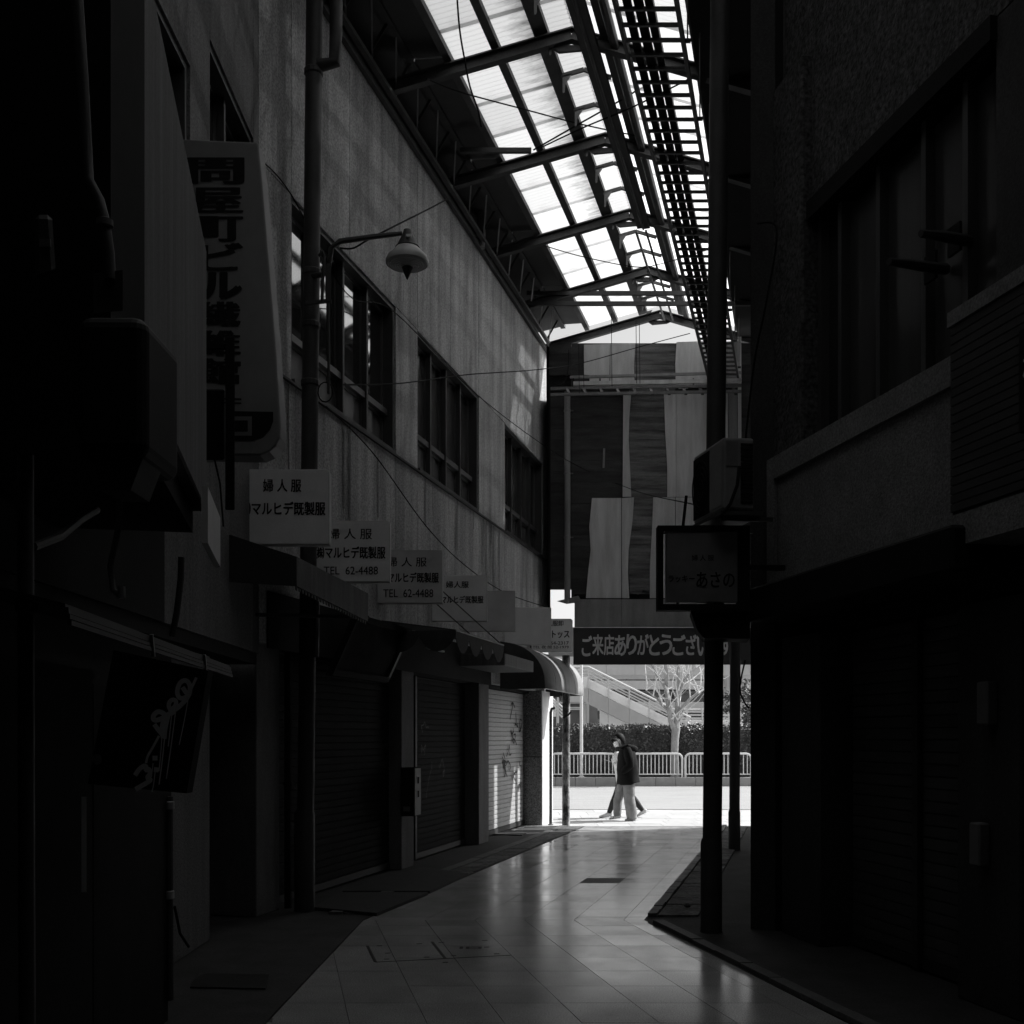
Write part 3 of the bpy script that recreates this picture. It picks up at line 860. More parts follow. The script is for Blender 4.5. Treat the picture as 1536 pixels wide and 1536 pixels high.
# corrugated translucent sheets
def sheet_mesh(ua, ub, L, m_='sheet'):
    """corrugations run down the slope; the waves repeat along the alley"""
    pitch, amp = .076, .011
    n = max(6, int(L / (pitch / 4)))
    vs = []; fs = []
    m = 2
    for j in range(m + 1):
        u = ua + (ub - ua) * j / m
        for i in range(n + 1):
            y = L * i / n
            vs.append((u - ua + FS * y, y, rz(u) - rz(ua) + amp * math.sin(2 * math.pi * y / pitch)))
    for j in range(m):
        for i in range(n):
            a = j * (n + 1) + i
            fs.append((a, a + 1, a + n + 2, a + n + 1))
    me = bpy.data.meshes.new('roof_sheet'); me.from_pydata(vs, [], fs); me.materials.append(M[m_])
    me.polygons.foreach_set('use_smooth', [True] * len(fs))
    return me
cols_u = [(-4.05, -3.49), (-3.52, -2.93), (-2.97, -2.63), (-2.64, -2.25), (-2.30, -1.58), (-1.62, -1.15)]
arl = world_loc(ar)
SW = .70
for (ua, ub) in cols_u:
    mes = {q: sheet_mesh(ua, ub, SW + .035, q) for q in ('sheet', 'sheet_mossy', 'sheet_clear')}
    k = 0
    Y = YA
    while Y < 20.55:
        L = min(SW + .035, 20.64 - Y)
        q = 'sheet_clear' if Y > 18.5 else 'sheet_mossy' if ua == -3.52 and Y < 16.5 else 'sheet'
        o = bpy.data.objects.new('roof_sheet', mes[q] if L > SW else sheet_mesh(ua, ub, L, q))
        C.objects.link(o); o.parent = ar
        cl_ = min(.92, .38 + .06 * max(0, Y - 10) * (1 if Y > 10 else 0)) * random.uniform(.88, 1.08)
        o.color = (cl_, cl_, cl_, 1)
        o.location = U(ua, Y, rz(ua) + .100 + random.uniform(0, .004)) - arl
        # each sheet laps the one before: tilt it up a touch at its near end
        o.rotation_euler = (R(-.9), 0, 0)
        Y += SW; k += 1
# opaque eaves, left and right
def eave(ua, za, ub, zb, ya, yb, nm, m):
    MB().box8([U(ua, ya, za), U(ub, ya, zb), U(ub, yb, zb), U(ua, yb, za), U(ua, ya, za + .03), U(ub, ya, zb + .03), U(ub, yb, zb + .03), U(ua, yb, za + .03)]).build(nm, M[m], ar)
bays = [.1] + frames
for a, b in zip(bays, bays[1:]):
    eave(-4.62, 9.56, -4.03, rz(-4.03) + .10, a + .01, b - .01, 'eave_board', 'dark')
    eave(-1.17, rz(-1.17) + .09, -.36, 9.36, a + .01, b - .01, 'eave_board', 'darker')
MB().box8([U(-5.2, 9.0, 9.45), U(-4.6, 9.0, 9.60), U(-4.6, 20.7, 9.60), U(-5.2, 20.7, 9.45), U(-5.2, 9.0, 9.49), U(-4.6, 9.0, 9.64), U(-4.6, 20.7, 9.64), U(-5.2, 20.7, 9.49)]).build('eave_cover', M['dark'], ar)
# lattice girder along the left wall
MB().bar(U(-4.52, 9.1, 9.56), U(-4.52, 20.6, 9.56), .09, .06).build('top_chord', M['steel'], ar)
MB().bar(U(-4.72, 9.1, 9.12), U(-4.72, 20.6, 9.12), .06, .05).build('bottom_chord', M['steel'], ar)
k = 0
Y = 9.8
while Y < 20.5:
    MB().bar(U(-4.74, Y, 9.13), U(-4.52, Y - .58, 9.54), .018, .03).build('lattice_strut', M['steel_light'], ar)
    MB().bar(U(-4.76, Y - .12, 9.13), U(-4.54, Y - .10, 9.54), .02, .03).build('lattice_strut', M['dark'], ar)
    Y += .70
# boards behind the lattice
k = 0
Y = 9.0
while Y < 20.6:
    if 17.3 < Y < 18.8 and int(Y * 10) % 2: Y += .35; continue
    MB().box8([U(-5.10, Y, 9.03), U(-5.06, Y, 9.03), U(-5.06, Y + .68, 9.03), U(-5.10, Y + .68, 9.03), U(-5.10, Y, 9.5), U(-5.06, Y, 9.5), U(-5.06, Y + .68, 9.5), U(-5.10, Y + .68, 9.5)]).build('back_board', M['dark'] if random.random() < .7 else M['steel_mid'], ar)
    Y += .70
# ties
MB().bar(U(-4.75, 18.72, 9.43), U(-.45, 18.72, 9.43), .05, .07).build('tie_beam', M['steel'], ar)
MB().bar(U(-4.75, 18.70, 9.24), U(-.45, 18.70, 9.24), .05, .07).build('tie_beam', M['steel'], ar)
MB().bar(P(690, 226, 14.0), P(797, 226, 14.0), .05, .06).build('stay_bar', M['steel'], ar)
# vertical gutter outlets on the left
for (px0, py0, py1, Yq) in ((726, 268, 372, 16.1),):
    MB().tube([P(px0, py0, Yq), P(px0 - 6, py1, Yq)], .075, 10).build('outlet_pipe', M['steel_mid'], ar, smooth=True)

# lamp trough hanging under the ridge
lt = thing('lamp_trough', 'dark double lamp trough hanging below the roof ridge', 'light fitting', U(-2.46, 12, 9.6))
for du in (-.01, .105):
    MB().bar(U(-2.46 + du, 9.2, 9.66), U(-2.46 + du, 16.75, 9.66), .085, .07).build('trough', M['dark'], lt)
MB().tube([U(-2.41, 9.2, 9.60), U(-2.41, 16.7, 9.60)], .022, 6).build('conduit', M['steel'], lt)
for k in range(11):
    Y = 9.5 + k * .70
    MB().bar(U(-2.54, Y, 9.705), U(-2.29, Y, 9.705), .03, .012).build('strap', M['steel'], lt)
for du in (-.08, .08):
    MB().bar(U(-2.46 + du, 16.76, 9.6), U(-2.46 + du, 20.4, 9.62), .03, .03).build('rail', M['steel_mid'], lt)

# cable ladder on the right
cl = thing('cable_ladder', 'long overhead cable ladder with many rungs along the right under the roof', 'cable ladder', U(-1.38, 15, 8.35))
for u in (-1.66, -1.10):
    MB().bar(U(u, 7.5, 8.35), U(u, 20.1, 8.35), .035, .09).build('rail', M['steel'], cl)
rp = None
for k in range(57):
    Y = 7.62 + k * .22
    if rp is None:
        rp = MB().bar(U(-1.64, Y, 8.35), U(-1.12, Y, 8.35), .03, .03).build('rung', M['steel'], cl)
    else:
        c = rp.copy(); C.objects.link(c); c.parent = cl; c.location = (FS * k * .22, k * .22, 0)
for (u0, u1) in ((-1.60, -1.53), (-1.50, -1.42), (-1.39, -1.335)):
    MB().box8([U(u0, 7.6, 8.37), U(u1, 7.6, 8.37), U(u1, 19.9, 8.37), U(u0, 19.9, 8.37), U(u0, 7.6, 8.44), U(u1, 7.6, 8.44), U(u1, 19.9, 8.44), U(u0, 19.9, 8.44)]).build('cable_bundle', M['cable'], cl)
for k in range(9):
    Y = 9.0 + k * 1.3
    MB().tube([U(-1.06, Y, 8.35), U(-1.06, Y, 9.35)], .008, 5).build('hanger_rod', M['steel'], cl)
    MB().tube([U(-1.12, Y, 8.37), U(-1.03, Y, 8.37)], .022, 6).build('hanger_clip', M['steel'], cl)

# ================================================================== POLES
def pole(px_b, py_b, px_t, py_t, rad, base_r, base_h, label, top=None, m='dark', group='steel arcade poles'):
    b = G(px_b, py_b)
    t_ = P(px_t, py_t, b.y)
    t = thing('pole', label, 'pole', b, group)
    d = (t_ - b)
    topz = top or t_.z
    q = b + d * (topz / d.z)
    MB().tube([b + d * (base_h / d.z * .98), q], rad, 14).build('shaft', M[m], t, smooth=True)
    MB().lathe([(base_r * 1.05, 0), (base_r, .02), (base_r, base_h - .03), (rad * 1.02, base_h + .01)], b, 14).build('base_sleeve', M[m], t, smooth=True)
    return t, b, q
pr, prb, prq = pole(1067, 1398, 1079, 100, .080, .091, .78, 'tall thick black pole standing at the right beside the walkway', top=9.9)
pole(1101.5, 1275, 1103, 945, .076, .088, .58, 'shorter black pole farther back at the right, near the street', top=3.2)
plf, plb, plq = pole(457, 1366, 471, 60, .078, .098, .95, 'tall black pole on the left carrying the street lamp', top=9.3)
def on_left_pole(z): return plb + (plq - plb) * (z / (plq - plb).z)
for z in (7.95, 6.05, 5.55, 5.0):
    MB().lathe([(.082, -.03), (.09, -.02), (.09, .02), (.082, .03)], on_left_pole(z), 14).build('clamp', M['dark'], plf)
MB().tube([on_left_pole(8.0) + Vector((.05, -.02, 0)), on_left_pole(8.0) + Vector((.2, -.02, .03)), on_left_pole(8.3) + Vector((.21, -.02, 0)), on_left_pole(9.3) + Vector((.21, 0, 0))], .06, 10).build('branch_pipe', M['dark'], plf, smooth=True)
MB().tube([on_left_pole(2.4) + Vector((.085, -.02, 0)), on_left_pole(3.0) + Vector((.085, -.02, 0))], .03, 6).build('tag_plate', M['sign_dim'], plf)
fp = thing('post', 'flaking rusty post at the left of the alley mouth', 'post', G(849, 1239))
b = G(849, 1239)
MB().tube([b, b + Vector((.0, 0, 1.0)), b + Vector((.005, 0, 2.2)), b + Vector((0, 0, 3.15))], .072, 14).build('shaft', M['rust'], fp, smooth=True)
MB().tube([b + Vector((-.05, -.05, 2.0)), b + Vector((.04, -.085, 2.05)), b + Vector((.1, -.1, 2.12))], .018, 6).build('hook', M['dark'], fp)
th = thing('post', 'thin grey handrail post beside the flaking post', 'post', G(826, 1238))
b = G(826, 1238)
MB().tube([b, b + Vector((0, 0, 2.1)), b + Vector((.02, 0, 2.17)), b + Vector((.08, 0, 2.18))], .028, 8).build('shaft', M['steel_mid'], th, smooth=True)
MB().lathe([(.05, 0), (.05, .02), (.03, .03)], b, 10).build('foot_plate', M['steel_mid'], th)

# ---- street lamp on the left pole
lp = thing('street_lamp', 'conical hanging street lamp with ribbed shade on a bent arm', 'street lamp', P(613, 380, 10.0))
MB().tube([on_left_pole(6.0) + Vector((.02, -.05, 0)), P(492, 410, 9.95), P(497, 372, 9.95), P(510, 362, 9.95), P(560, 355, 9.97), P(603, 350, 10.0)], [.03, .026, .026, .026, .024, .02], 8).build('arm', M['lamp_dark'], lp, smooth=True)
lc = P(611, 345, 10.0)
MB().lathe([(.004, .005), (.035, 0), (.05, -.05), (.10, -.155), (.115, -.165)], lc, 20).build('cap', M['lamp_dark'], lp, smooth=True)
MB().box(lc.x - .005, lc.x + .045, lc.y - .093, lc.y - .075, lc.z - .105, lc.z - .08).build('name_plate', M['sign_white'], lp)
MB().lathe([(.10, -.162), (.135, -.20), (.185, -.25), (.202, -.285), (.20, -.315), (.185, -.325), (.18, -.315)], lc, 28).build('shade', M['lamp_glass'], lp, smooth=True)
for k in range(6):
    r_ = .178 - k * .023
    MB().lathe([(r_, -.322 - .004 * k), (r_ - .004, -.332 - .004 * k), (r_ - .016, -.332 - .004 * k), (r_ - .019, -.322 - .004 * k)], lc, 24).build('rib', M['lamp_glass'], lp, smooth=True)
MB().lathe([(.055, -.335), (.05, -.36), (.018, -.44), (.004, -.465)], lc, 12).build('bulb_spike', M['lamp_dark'], lp, smooth=True)
# bracket clutter on the pole below the arm
cb_ = thing('conduit_bundle', 'bundle of dark conduits and a slim box clamped beside the left pole', 'conduit', on_left_pole(5.6))
MB().box8([P(488, 395, 9.9), P(497, 395, 9.9), P(497, 395, 9.96), P(488, 395, 9.96), P(488, 452, 9.9), P(497, 452, 9.9), P(497, 452, 9.96), P(488, 452, 9.96)]).build('box', M['dark'], cb_)
MB().tube([P(478, 384, 9.9), P(484, 378, 9.9), P(487, 384, 9.9), P(484, 420, 9.9), P(483, 455, 9.9)], .016, 6).build('conduit', M['dark'], cb_, smooth=True)
MB().tube([P(492, 455, 9.9), P(493, 520, 9.9), P(493, 590, 9.9)], .014, 6).build('conduit', M['dark'], cb_, smooth=True)
MB().bar(P(458, 455, 9.92), P(497, 451, 9.92), .03, .03).build('clamp', M['dark'], cb_)
ring = [P(488 + 11 * math.cos(a), 588 + 15 * math.sin(a), 9.9) for a in [k * .5 for k in range(14)]]
MB().tube(ring, .006, 5).build('cable_coil', M['cable'], cb_, smooth=True)

# ================================================================== HANGING SIGNS
EX = Vector((1, 0, 0)); EZ = Vector((0, 0, 1))
def box_sign(px0, py0, px1, py1, Y, label, m='sign_white', group='projecting shop signs along the left wall', depth=.11, lines=(), chamfer=.02):
    a, b = P(px0, py1, Y), P(px1, py0, Y)
    t = thing('shop_sign', label, 'sign', (a.x, Y, a.z), group)
    c = chamfer
    poly = [(a.x, Y, a.z), (b.x, Y, a.z), (b.x, Y, b.z - c), (b.x - c, Y, b.z), (a.x, Y, b.z)]
    MB().prism(poly, (0, depth, 0)).build('cabinet', M['sign_edge' if m == 'sign_white' else m], t, bevel=.004)
    k = .008
    MB().prism([(a.x + k, Y - .004, a.z + k), (b.x - k, Y - .004, a.z + k), (b.x - k, Y - .004, b.z - c), (b.x - c, Y - .004, b.z - k), (a.x + k, Y - .004, b.z - k)], (0, .0035, 0)).build('face', M[m], t)
    MB().bar((a.x - .16, Y + depth / 2, a.z + .1), (a.x, Y + depth / 2, a.z + .1), .03).build('bracket', M['dark'], t)
    MB().bar((a.x - .16, Y + depth / 2, b.z - .1), (a.x, Y + depth / 2, b.z - .1), .03).build('bracket', M['dark'], t)
    for (s, x0, y0, x1, y1, bold) in lines:
        p, q = P(x0, y1, Y), P(x1, y0, Y)
        lettering(s, (0, Y - .004, 0), EX, EZ, p.x, q.x, p.z, q.z, M['ink'], t, bold)
    return t
MH = '㈱マルヒデ既製服'
box_sign(357, 704, 494, 817, 9.27, 'nearest and largest white box sign, two text lines, above the tin canopy', lines=(('婦 人 服', 395, 719, 452, 738, .014), (MH, 361, 753, 488, 773, .022)))
box_sign(470, 781, 585, 873, 10.67, 'second white box sign from the front, with a telephone line', lines=(('婦 人 服', 492, 793, 558, 809, .006), (MH, 474, 820, 578, 838, .022), ('TEL  62-4488', 486, 850, 567, 862, .004)))
box_sign(566, 825, 664, 905, 12.28, 'third box sign from the front, greyer, with a telephone line', m='sign_grey', lines=(('婦 人 服', 580, 836, 640, 850, .006), (MH, 570, 859, 658, 874, .022), ('TEL  62-4488', 575, 884, 650, 896, .004)), chamfer=.004)
box_sign(647, 863, 731, 932, 14.14, 'fourth white box sign from the front, two text lines and a blank lower half', lines=(('婦人服', 669, 872, 703, 882, .014), (MH, 652, 894, 725, 905, .022)), chamfer=.004)
box_sign(694, 886, 773, 947, 15.45, 'blank darker grey box sign, fifth from the front', m='sign_grey', chamfer=.002)
box_sign(746, 911, 827, 967, 17.65, 'blank pale box sign, sixth from the front', chamfer=.006)
box_sign(797, 928, 859, 978, 19.3, 'last white box sign by the street, small print and two phone numbers', lines=(('婦人服卸', 812, 931, 845, 939, .012), ('マルトッス', 806, 946, 854, 957, .02), ('64-2317', 826, 962, 853, 967, .006), ('TEL 夜 間 52-1979', 799, 968, 853, 973, .006)), chamfer=.03)

# tall vertical sign
Yv = 7.1
vs_ = thing('vertical_sign', 'tall dim vertical sign with a column of heavy black characters and rounded foot', 'sign', P(345, 683, Yv))
def V(px, py, dy=0): 
    p = P(px, py, Yv); p.y += dy; return p
arc = [(421, 640), (420, 655), (414, 668), (404, 677), (390, 683)]
poly = [V(272, 208), V(387, 213), V(392, 260), V(402, 380), V(413, 512)] + [V(*p) for p in arc] + [V(275, 682)]
MB().prism(poly, (0, .20, 0)).build('cabinet', M['sign_tall'], vs_, bevel=.012, seg=2)
chars = [('問', 286, 237, 362, 276), ('屋', 290, 282, 361, 320), ('町', 296, 325, 361, 362), ('ビ', 301, 365, 361, 406), ('ル', 303, 410, 360, 448), ('繊', 300, 453, 358, 490), ('維', 300, 496, 358, 534), ('館', 300, 538, 358, 576)]
for s, x0, y0, x1, y1 in chars:
    p, q = V(x0, y1), V(x1, y0)
    lettering(s, (0, Yv - .001, 0), EX, EZ, p.x, q.x, p.z, q.z, M['ink'], vs_, .042, name='character')
for yy in (597, 603):
    MB().prism([V(330, yy, -.004), V(362, yy + 1, -.004), V(362, yy + 3, -.004), V(330, yy + 2, -.004)], (0, .003, 0)).build('dash_mark', M['ink'], vs_)
MB().prism([V(350, 617, -.004), V(410, 618, -.004), V(410, 632, -.004), V(405, 645, -.004), V(395, 656, -.004), V(380, 661, -.004), V(350, 661, -.004)], (0, .003, 0)).build('foot_field', M['ink'], vs_)
for (x0, y0, x1, y1) in ((350, 625, 378, 631), (372, 631, 378, 654), (350, 648, 372, 654)):
    MB().prism([V(x0, y1, -.007), V(x1, y1, -.007), V(x1, y0, -.007), V(x0, y0, -.007)], (0, .002, 0)).build('square_mark', M['sign_dim'], vs_)
for yy in (300, 560):
    MB().bar(V(235, yy, .1), V(273, yy, .1), .05).build('bracket', M['dark'], vs_)
# dark batten and speaker box in front of it
hb = thing('batten', 'narrow black batten hanging in front of the tall vertical sign', 'batten', P(345, 765, 6.5))
MB().box8([P(338, 765, 6.5), P(352, 765, 6.5), P(352, 765, 6.56), P(338, 765, 6.56), P(338, 505, 6.5), P(352, 505, 6.5), P(352, 505, 6.56), P(338, 505, 6.56)]).build('bar', M['darker'], hb, bevel=.004)
MB().bar(P(338, 520, 6.53), P(240, 520, 6.53), .03).build('bracket', M['darker'], hb)
hbx = thing('junction_box', 'square black box fixed beside the hanging batten', 'box', P(320, 690, 6.6))
MB().box8([P(300, 690, 6.6), P(337, 690, 6.6), P(337, 690, 6.8), P(300, 690, 6.8), P(300, 584, 6.6), P(337, 584, 6.6), P(337, 584, 6.8), P(300, 584, 6.8)]).build('case', M['darker'], hbx, bevel=.01)
MB().bar(P(300, 640, 6.7), P(225, 640, 6.7), .04).build('bracket', M['darker'], hbx)
MB().tube([P(322, 690, 6.7), P(330, 725, 6.7), P(335, 790, 6.75)], .006, 5).build('lead', M['cable'], hbx)

# framed sign on the right
Yk = 8.5
ks = thing('framed_sign', 'square dim sign in a black frame below the air conditioner', 'sign', P(1050, 912, Yk))
def K(px, py, dy=0):
    p = P(px, py, Yk); p.y += dy; return p
fr = MB()
for (x0, y0, x1, y1) in ((987, 788, 1125, 797), (987, 906, 1125, 915), (987, 797, 995, 906), (1108, 797, 1125, 906)):
    fr.box8([K(x0, y1), K(x1, y1), K(x1, y1, .12), K(x0, y1, .12), K(x0, y0), K(x1, y0), K(x1, y0, .12), K(x0, y0, .12)])
fr.build('frame', M['darker'], ks)
MB().box8([K(1000, 903, .01), K(1107, 903, .01), K(1107, 903, .09), K(1000, 903, .09), K(1000, 796, .01), K(1107, 796, .01), K(1107, 796, .09), K(1000, 796, .09)]).build('face', M['sign_dim'], ks, bevel=.003)
for (s, x0, y0, x1, y1, bold) in (('婦 人 服', 1038, 832, 1071, 841, 0), ('ラッキー', 1003, 863, 1042, 873, .012), ('あさの', 1045, 858, 1102, 881, .012)):
    p, q = K(x0, y1), K(x1, y0)
    lettering(s, (0, Yk + .01, 0), EX, EZ, p.x, q.x, p.z, q.z, M['ink'], ks, bold)
for px in (1018, 1075):
    MB().bar(K(px, 903, .05), K(px, 908, .05), .02).build('stud', M['darker'], ks)
MB().bar(K(1125, 850, .06), K(1180, 850, .06), .04).build('bracket', M['darker'], ks)

# air conditioner above it
ac = thing('air_conditioner', 'outdoor air conditioner unit on a bracket above the framed sign', 'air conditioner', P(1085, 775, 8.3))
D1 = Vector((NS, 1, 0)).normalized(); D2 = Vector((1, .12, 0)).normalized()
c0 = P(1085, 768, 8.3)
def A(d, s, z): return c0 + D1 * d + D2 * s + Vector((0, 0, z))
def Abox(d0, d1, s0, s1, z0, z1, nm, m, bev=.0):
    return MB().fbox(A, d0, d1, s0, s1, z0, z1).build(nm, M[m], ac, bevel=bev, seg=2)
Abox(0, .62, 0, .25, .02, .585, 'casing', 'plastic', .02)
Abox(.02, .26, -.006, -.001, .06, .52, 'side_panel', 'plastic', 0)
fan = MB()
ctr = A(.44, -.012, .29)
for rr in (.05, .09, .13, .17):
    fan.tube([ctr + D1 * (rr * math.cos(a)) + Vector((0, 0, rr * math.sin(a) * 1.25)) for a in [k * math.pi / 10 for k in range(21)]], .005, 5, cap=False)
fan.build('fan_grille', M['darker'], ac)
Abox(.27, .61, -.004, -.001, .05, .55, 'fan_recess', 'darker')
for k in range(16):
    MB().fbox(A, -.010, -.001, .14, .235, .07 + k * .030, .088 + k * .030).build('louvre', M['darker'], ac)
Abox(-.006, -.001, .02, .115, .36, .55, 'rating_plate', 'sign_dim')
Abox(-.05, .66, -.04, .30, -.03, .0, 'shelf', 'dark')
MB().bar(A(.05, .0, -.04), A(.05, .42, -.04), .03).build('bracket', M['dark'], ac)
MB().bar(A(.55, .0, -.04), A(.55, .48, -.04), .03).build('bracket', M['dark'], ac)
MB().tube([A(-.02, .12, .35), A(-.05, .09, .2), A(-.06, .03, .05), A(-.04, -.02, -.02)], .014, 6).build('hose', M['darker'], ac, smooth=True)
MB().tube([A(.7, -.03, .28), A(.7, -.05, .1), A(.72, -.06, -.06)], .014, 6).build('hose', M['darker'], ac, smooth=True)

# shop canopy below it at the corner of the right building
cn = thing('awning', 'dark folded awning at the right corner under the framed sign', 'awning', P(1090, 950, 8.6))
MB().prism([P(1036, 917, 8.6), P(1125, 915, 8.6), P(1300, 870, 7.4), P(1300, 895, 7.4), P(1125, 958, 8.6), P(1056, 957, 8.6), P(1046, 945, 8.6)][0:2] + [P(1125, 958, 8.6), P(1056, 957, 8.6), P(1046, 945, 8.6)], (0.05, .35, 0)).build('canvas', M['darker'], cn)
MB().tube([P(1040, 918, 8.6), P(1125, 916, 8.6)], .012, 6).build('front_bar', M['dark'], cn)

# ================================================================== CANOPIES ON THE LEFT
c1 = thing('canopy', 'boxy tin canopy with saw-tooth lower edge under the nearest white sign', 'canopy', P(445, 880, 8.6))
q0 = P(445, 835, 8.6); q1 = P(552, 890, 10.05); q2 = P(552, 932, 10.05); q3 = P(445, 879, 8.6)
bk0 = P(300, 788, 8.6); bk0b = P(300, 870, 8.6)
in1 = Vector((-1.05, 10.05 + .2, q1.z + .3)); in1 = LW(10.4, .02, q1.z + .12)
MB().add([q0, q1, q2, q3, q0 + Vector((-.02, .01, 0)), q1 + Vector((-.02, .01, 0)), q2 + Vector((-.02, .01, 0)), q3 + Vector((-.02, .01, 0))], [(0, 1, 2, 3), (7, 6, 5, 4), (0, 4, 5, 1), (1, 5, 6, 2), (2, 6, 7, 3), (3, 7, 4, 0)]).build('front_board', M['canopy'], c1)
MB().add([bk0, q0, q3, bk0b] + [v + Vector((0, .02, 0)) for v in (bk0, q0, q3, bk0b)], [(0, 1, 2, 3), (7, 6, 5, 4), (0, 4, 5, 1), (1, 5, 6, 2), (2, 6, 7, 3), (3, 7, 4, 0)]).build('end_board', M['dark'], c1)
tl = LW(10.2, .01, q1.z + .30)
MB().add([bk0 + Vector((0, .022, -.004)), q0 + Vector((-.024, .022, -.004)), q1 + Vector((-.024, -.01, -.004)), tl + Vector((0, 0, -.01)), bk0 + Vector((0, .022, .008)), q0 + Vector((-.024, .022, .008)), q1 + Vector((-.024, -.01, .008)), tl], [(0, 1, 2, 3), (7, 6, 5, 4), (0, 4, 5, 1), (1, 5, 6, 2), (2, 6, 7, 3), (3, 7, 4, 0)]).build('top_sheet', M['canopy'], c1)
n_ = 26
tooth = MB()
for k in range(n_):
    a = q3.lerp(q2, k / n_); b = q3.lerp(q2, (k + .7) / n_)
    a = a + Vector((-.008, 0, -.002)); b = b + Vector((-.008, 0, -.002))
    tooth.prism([a, b, b.lerp(a, .2) + Vector((0, 0, -.03)), a.lerp(b, .2) + Vector((0, 0, -.03))], (-.006, .002, 0))
tooth.build('fringe', M['canopy'], c1)
MB().bar(P(385, 922, 9.0), P(552, 926, 10.1), .03).build('lower_bar', M['dark'], c1)

# tilted sign board after the canopy
tb = thing('sign_board', 'blank tilted signboard with raised frame between the tin canopy and the scalloped awning', 'sign', P(565, 1010, 11.6))
def T(a, b, d):   # a along the wall 0..1, b up 0..1, d towards the alley
    Yq = 11.0 + a * 1.5
    return LW(Yq, .02 + .30 * (b) + d, 2.28 + .62 * b)
MB().fbox(lambda a, b, d: T(a, b, d), 0, 1, 0, 1, -.05, 0).build('board', M['lamp_dark_matte'], tb)
for (a0, a1, b0, b1) in ((0, 1, .9, 1), (0, 1, 0, .1), (0, .04, .1, .9), (.96, 1, .1, .9)):
    MB().fbox(lambda a, b, d: T(a, b, d), a0, a1, b0, b1, .001, .03).build('frame_strip', M['darker'] if a0 < .9 else M['dark'], tb)

# scalloped awning
sa = thing('awning', 'dark scalloped cloth awning in the middle of the left shops', 'awning', P(690, 985, 14))
Y0, Y1 = 12.37, 14.35
top_o, front_o = .0, .92
def SA(Y, t, z): return LW(Y, t, z)
MB().add([SA(Y0, .02, 3.0), SA(Y0, front_o, 2.87), SA(Y1, front_o, 2.87), SA(Y1, .02, 3.0), SA(Y0, .02, 2.985), SA(Y0, front_o, 2.855), SA(Y1, front_o, 2.855), SA(Y1, .02, 2.985)], [(0, 1, 2, 3), (7, 6, 5, 4), (0, 4, 5, 1), (1, 5, 6, 2), (2, 6, 7, 3), (3, 7, 4, 0)]).build('canopy_cloth', M['awning_dark'], sa)
def scallop(fn, n, nm, m):
    mb = MB()
    for k in range(n):
        pts = []
        for i in range(9):
            a = i / 8
            pts.append(fn((k + a) / n, -.07 - .17 * math.sin(math.pi * a) ** .7))
        pts = [fn((k + 1) / n, .0), fn(k / n, .0)] + pts
        nrm = (pts[0] - pts[1]).cross(pts[4] - pts[1]).normalized()
        mb.prism(pts, nrm * .006)
    return mb.build(nm, M[m], sa)
scallop(lambda a, h: SA(Y0 + (Y1 - Y0) * a, front_o + .004, 2.855 + h), 4, 'valance', 'awning_dark')
scallop(lambda a, h: SA(Y0, .04 + (front_o - .04) * a, 2.865 + .24 * (1 - a) * 0 + h), 2, 'valance', 'awning_dark')
MB().tube([SA(Y0, front_o, 2.86), SA(Y1, front_o, 2.86)], .012, 6).build('front_bar', M['steel_mid'], sa)
for yy in (12.9, 14.2):
    MB().tube([SA(yy, front_o, 2.87), LW(yy - .45, .02, 3.75)], .008, 5).build('stay', M['steel'], sa)
MB().fbox(LW, 12.8, 13.4, .40, .43, 2.70, 2.72).build('lamp_tube', M['sign_white'], sa)

# flat concrete canopy slab
fc = thing('canopy', 'thin flat concrete slab canopy between the scalloped and the rounded awnings', 'canopy', LW(15.9, .4, 2.8))
MB().fbox(LW, 15.25, 16.9, .01, .68, 2.66, 2.83).build('slab', M['canopy'], fc, bevel=.006)
# barrel awning
ba = thing('awning', 'rounded vinyl barrel awning over the last shop by the street', 'awning', LW(18.5, .4, 2.6))
Y0, Y1 = 17.35, 20.45
prof = [(.005, .72)] + [(.62 * math.sin(R(a)) + .02, .62 * math.cos(R(a)) * 1.1 + .02) for a in range(10, 91, 8)] + [(.645, -.10)]
zb = 2.52
mb = MB(); n = len(prof); ribs = 4
for k in range(ribs + 1):
    for o_, h_ in prof: mb.v.append(LW(Y0 + (Y1 - Y0) * k / ribs, o_ * 1.18, zb + h_ * .95))
for k in range(ribs):
    for i in range(n - 1): mb.f.append((k * n + i, k * n + i + 1, (k + 1) * n + i + 1, (k + 1) * n + i))
sk = mb.build('skin', M['awning'], ba, smooth=True)
sm = sk.modifiers.new('thick', 'SOLIDIFY'); sm.thickness = .008; sm.offset = -1
for Y in (Y0, Y1):
    MB().prism([LW(Y, o_ * 1.17, zb + h_ * .945) for o_, h_ in prof] + [LW(Y, .005, zb - .10)], (0, .008, 0)).build('end_panel', M['awning_dark'], ba)
for k in range(1, ribs):
    Y = Y0 + (Y1 - Y0) * k / ribs
    MB().tube([LW(Y, o_ * 1.182, zb + h_ * .951) for o_, h_ in prof], .0035, 5).build('seam', M['awning'], ba)
MB().tube([LW(Y0, .75, zb - .09), LW(Y1, .75, zb - .09)], .012, 6).build('hem_bar', M['steel_light'], ba)

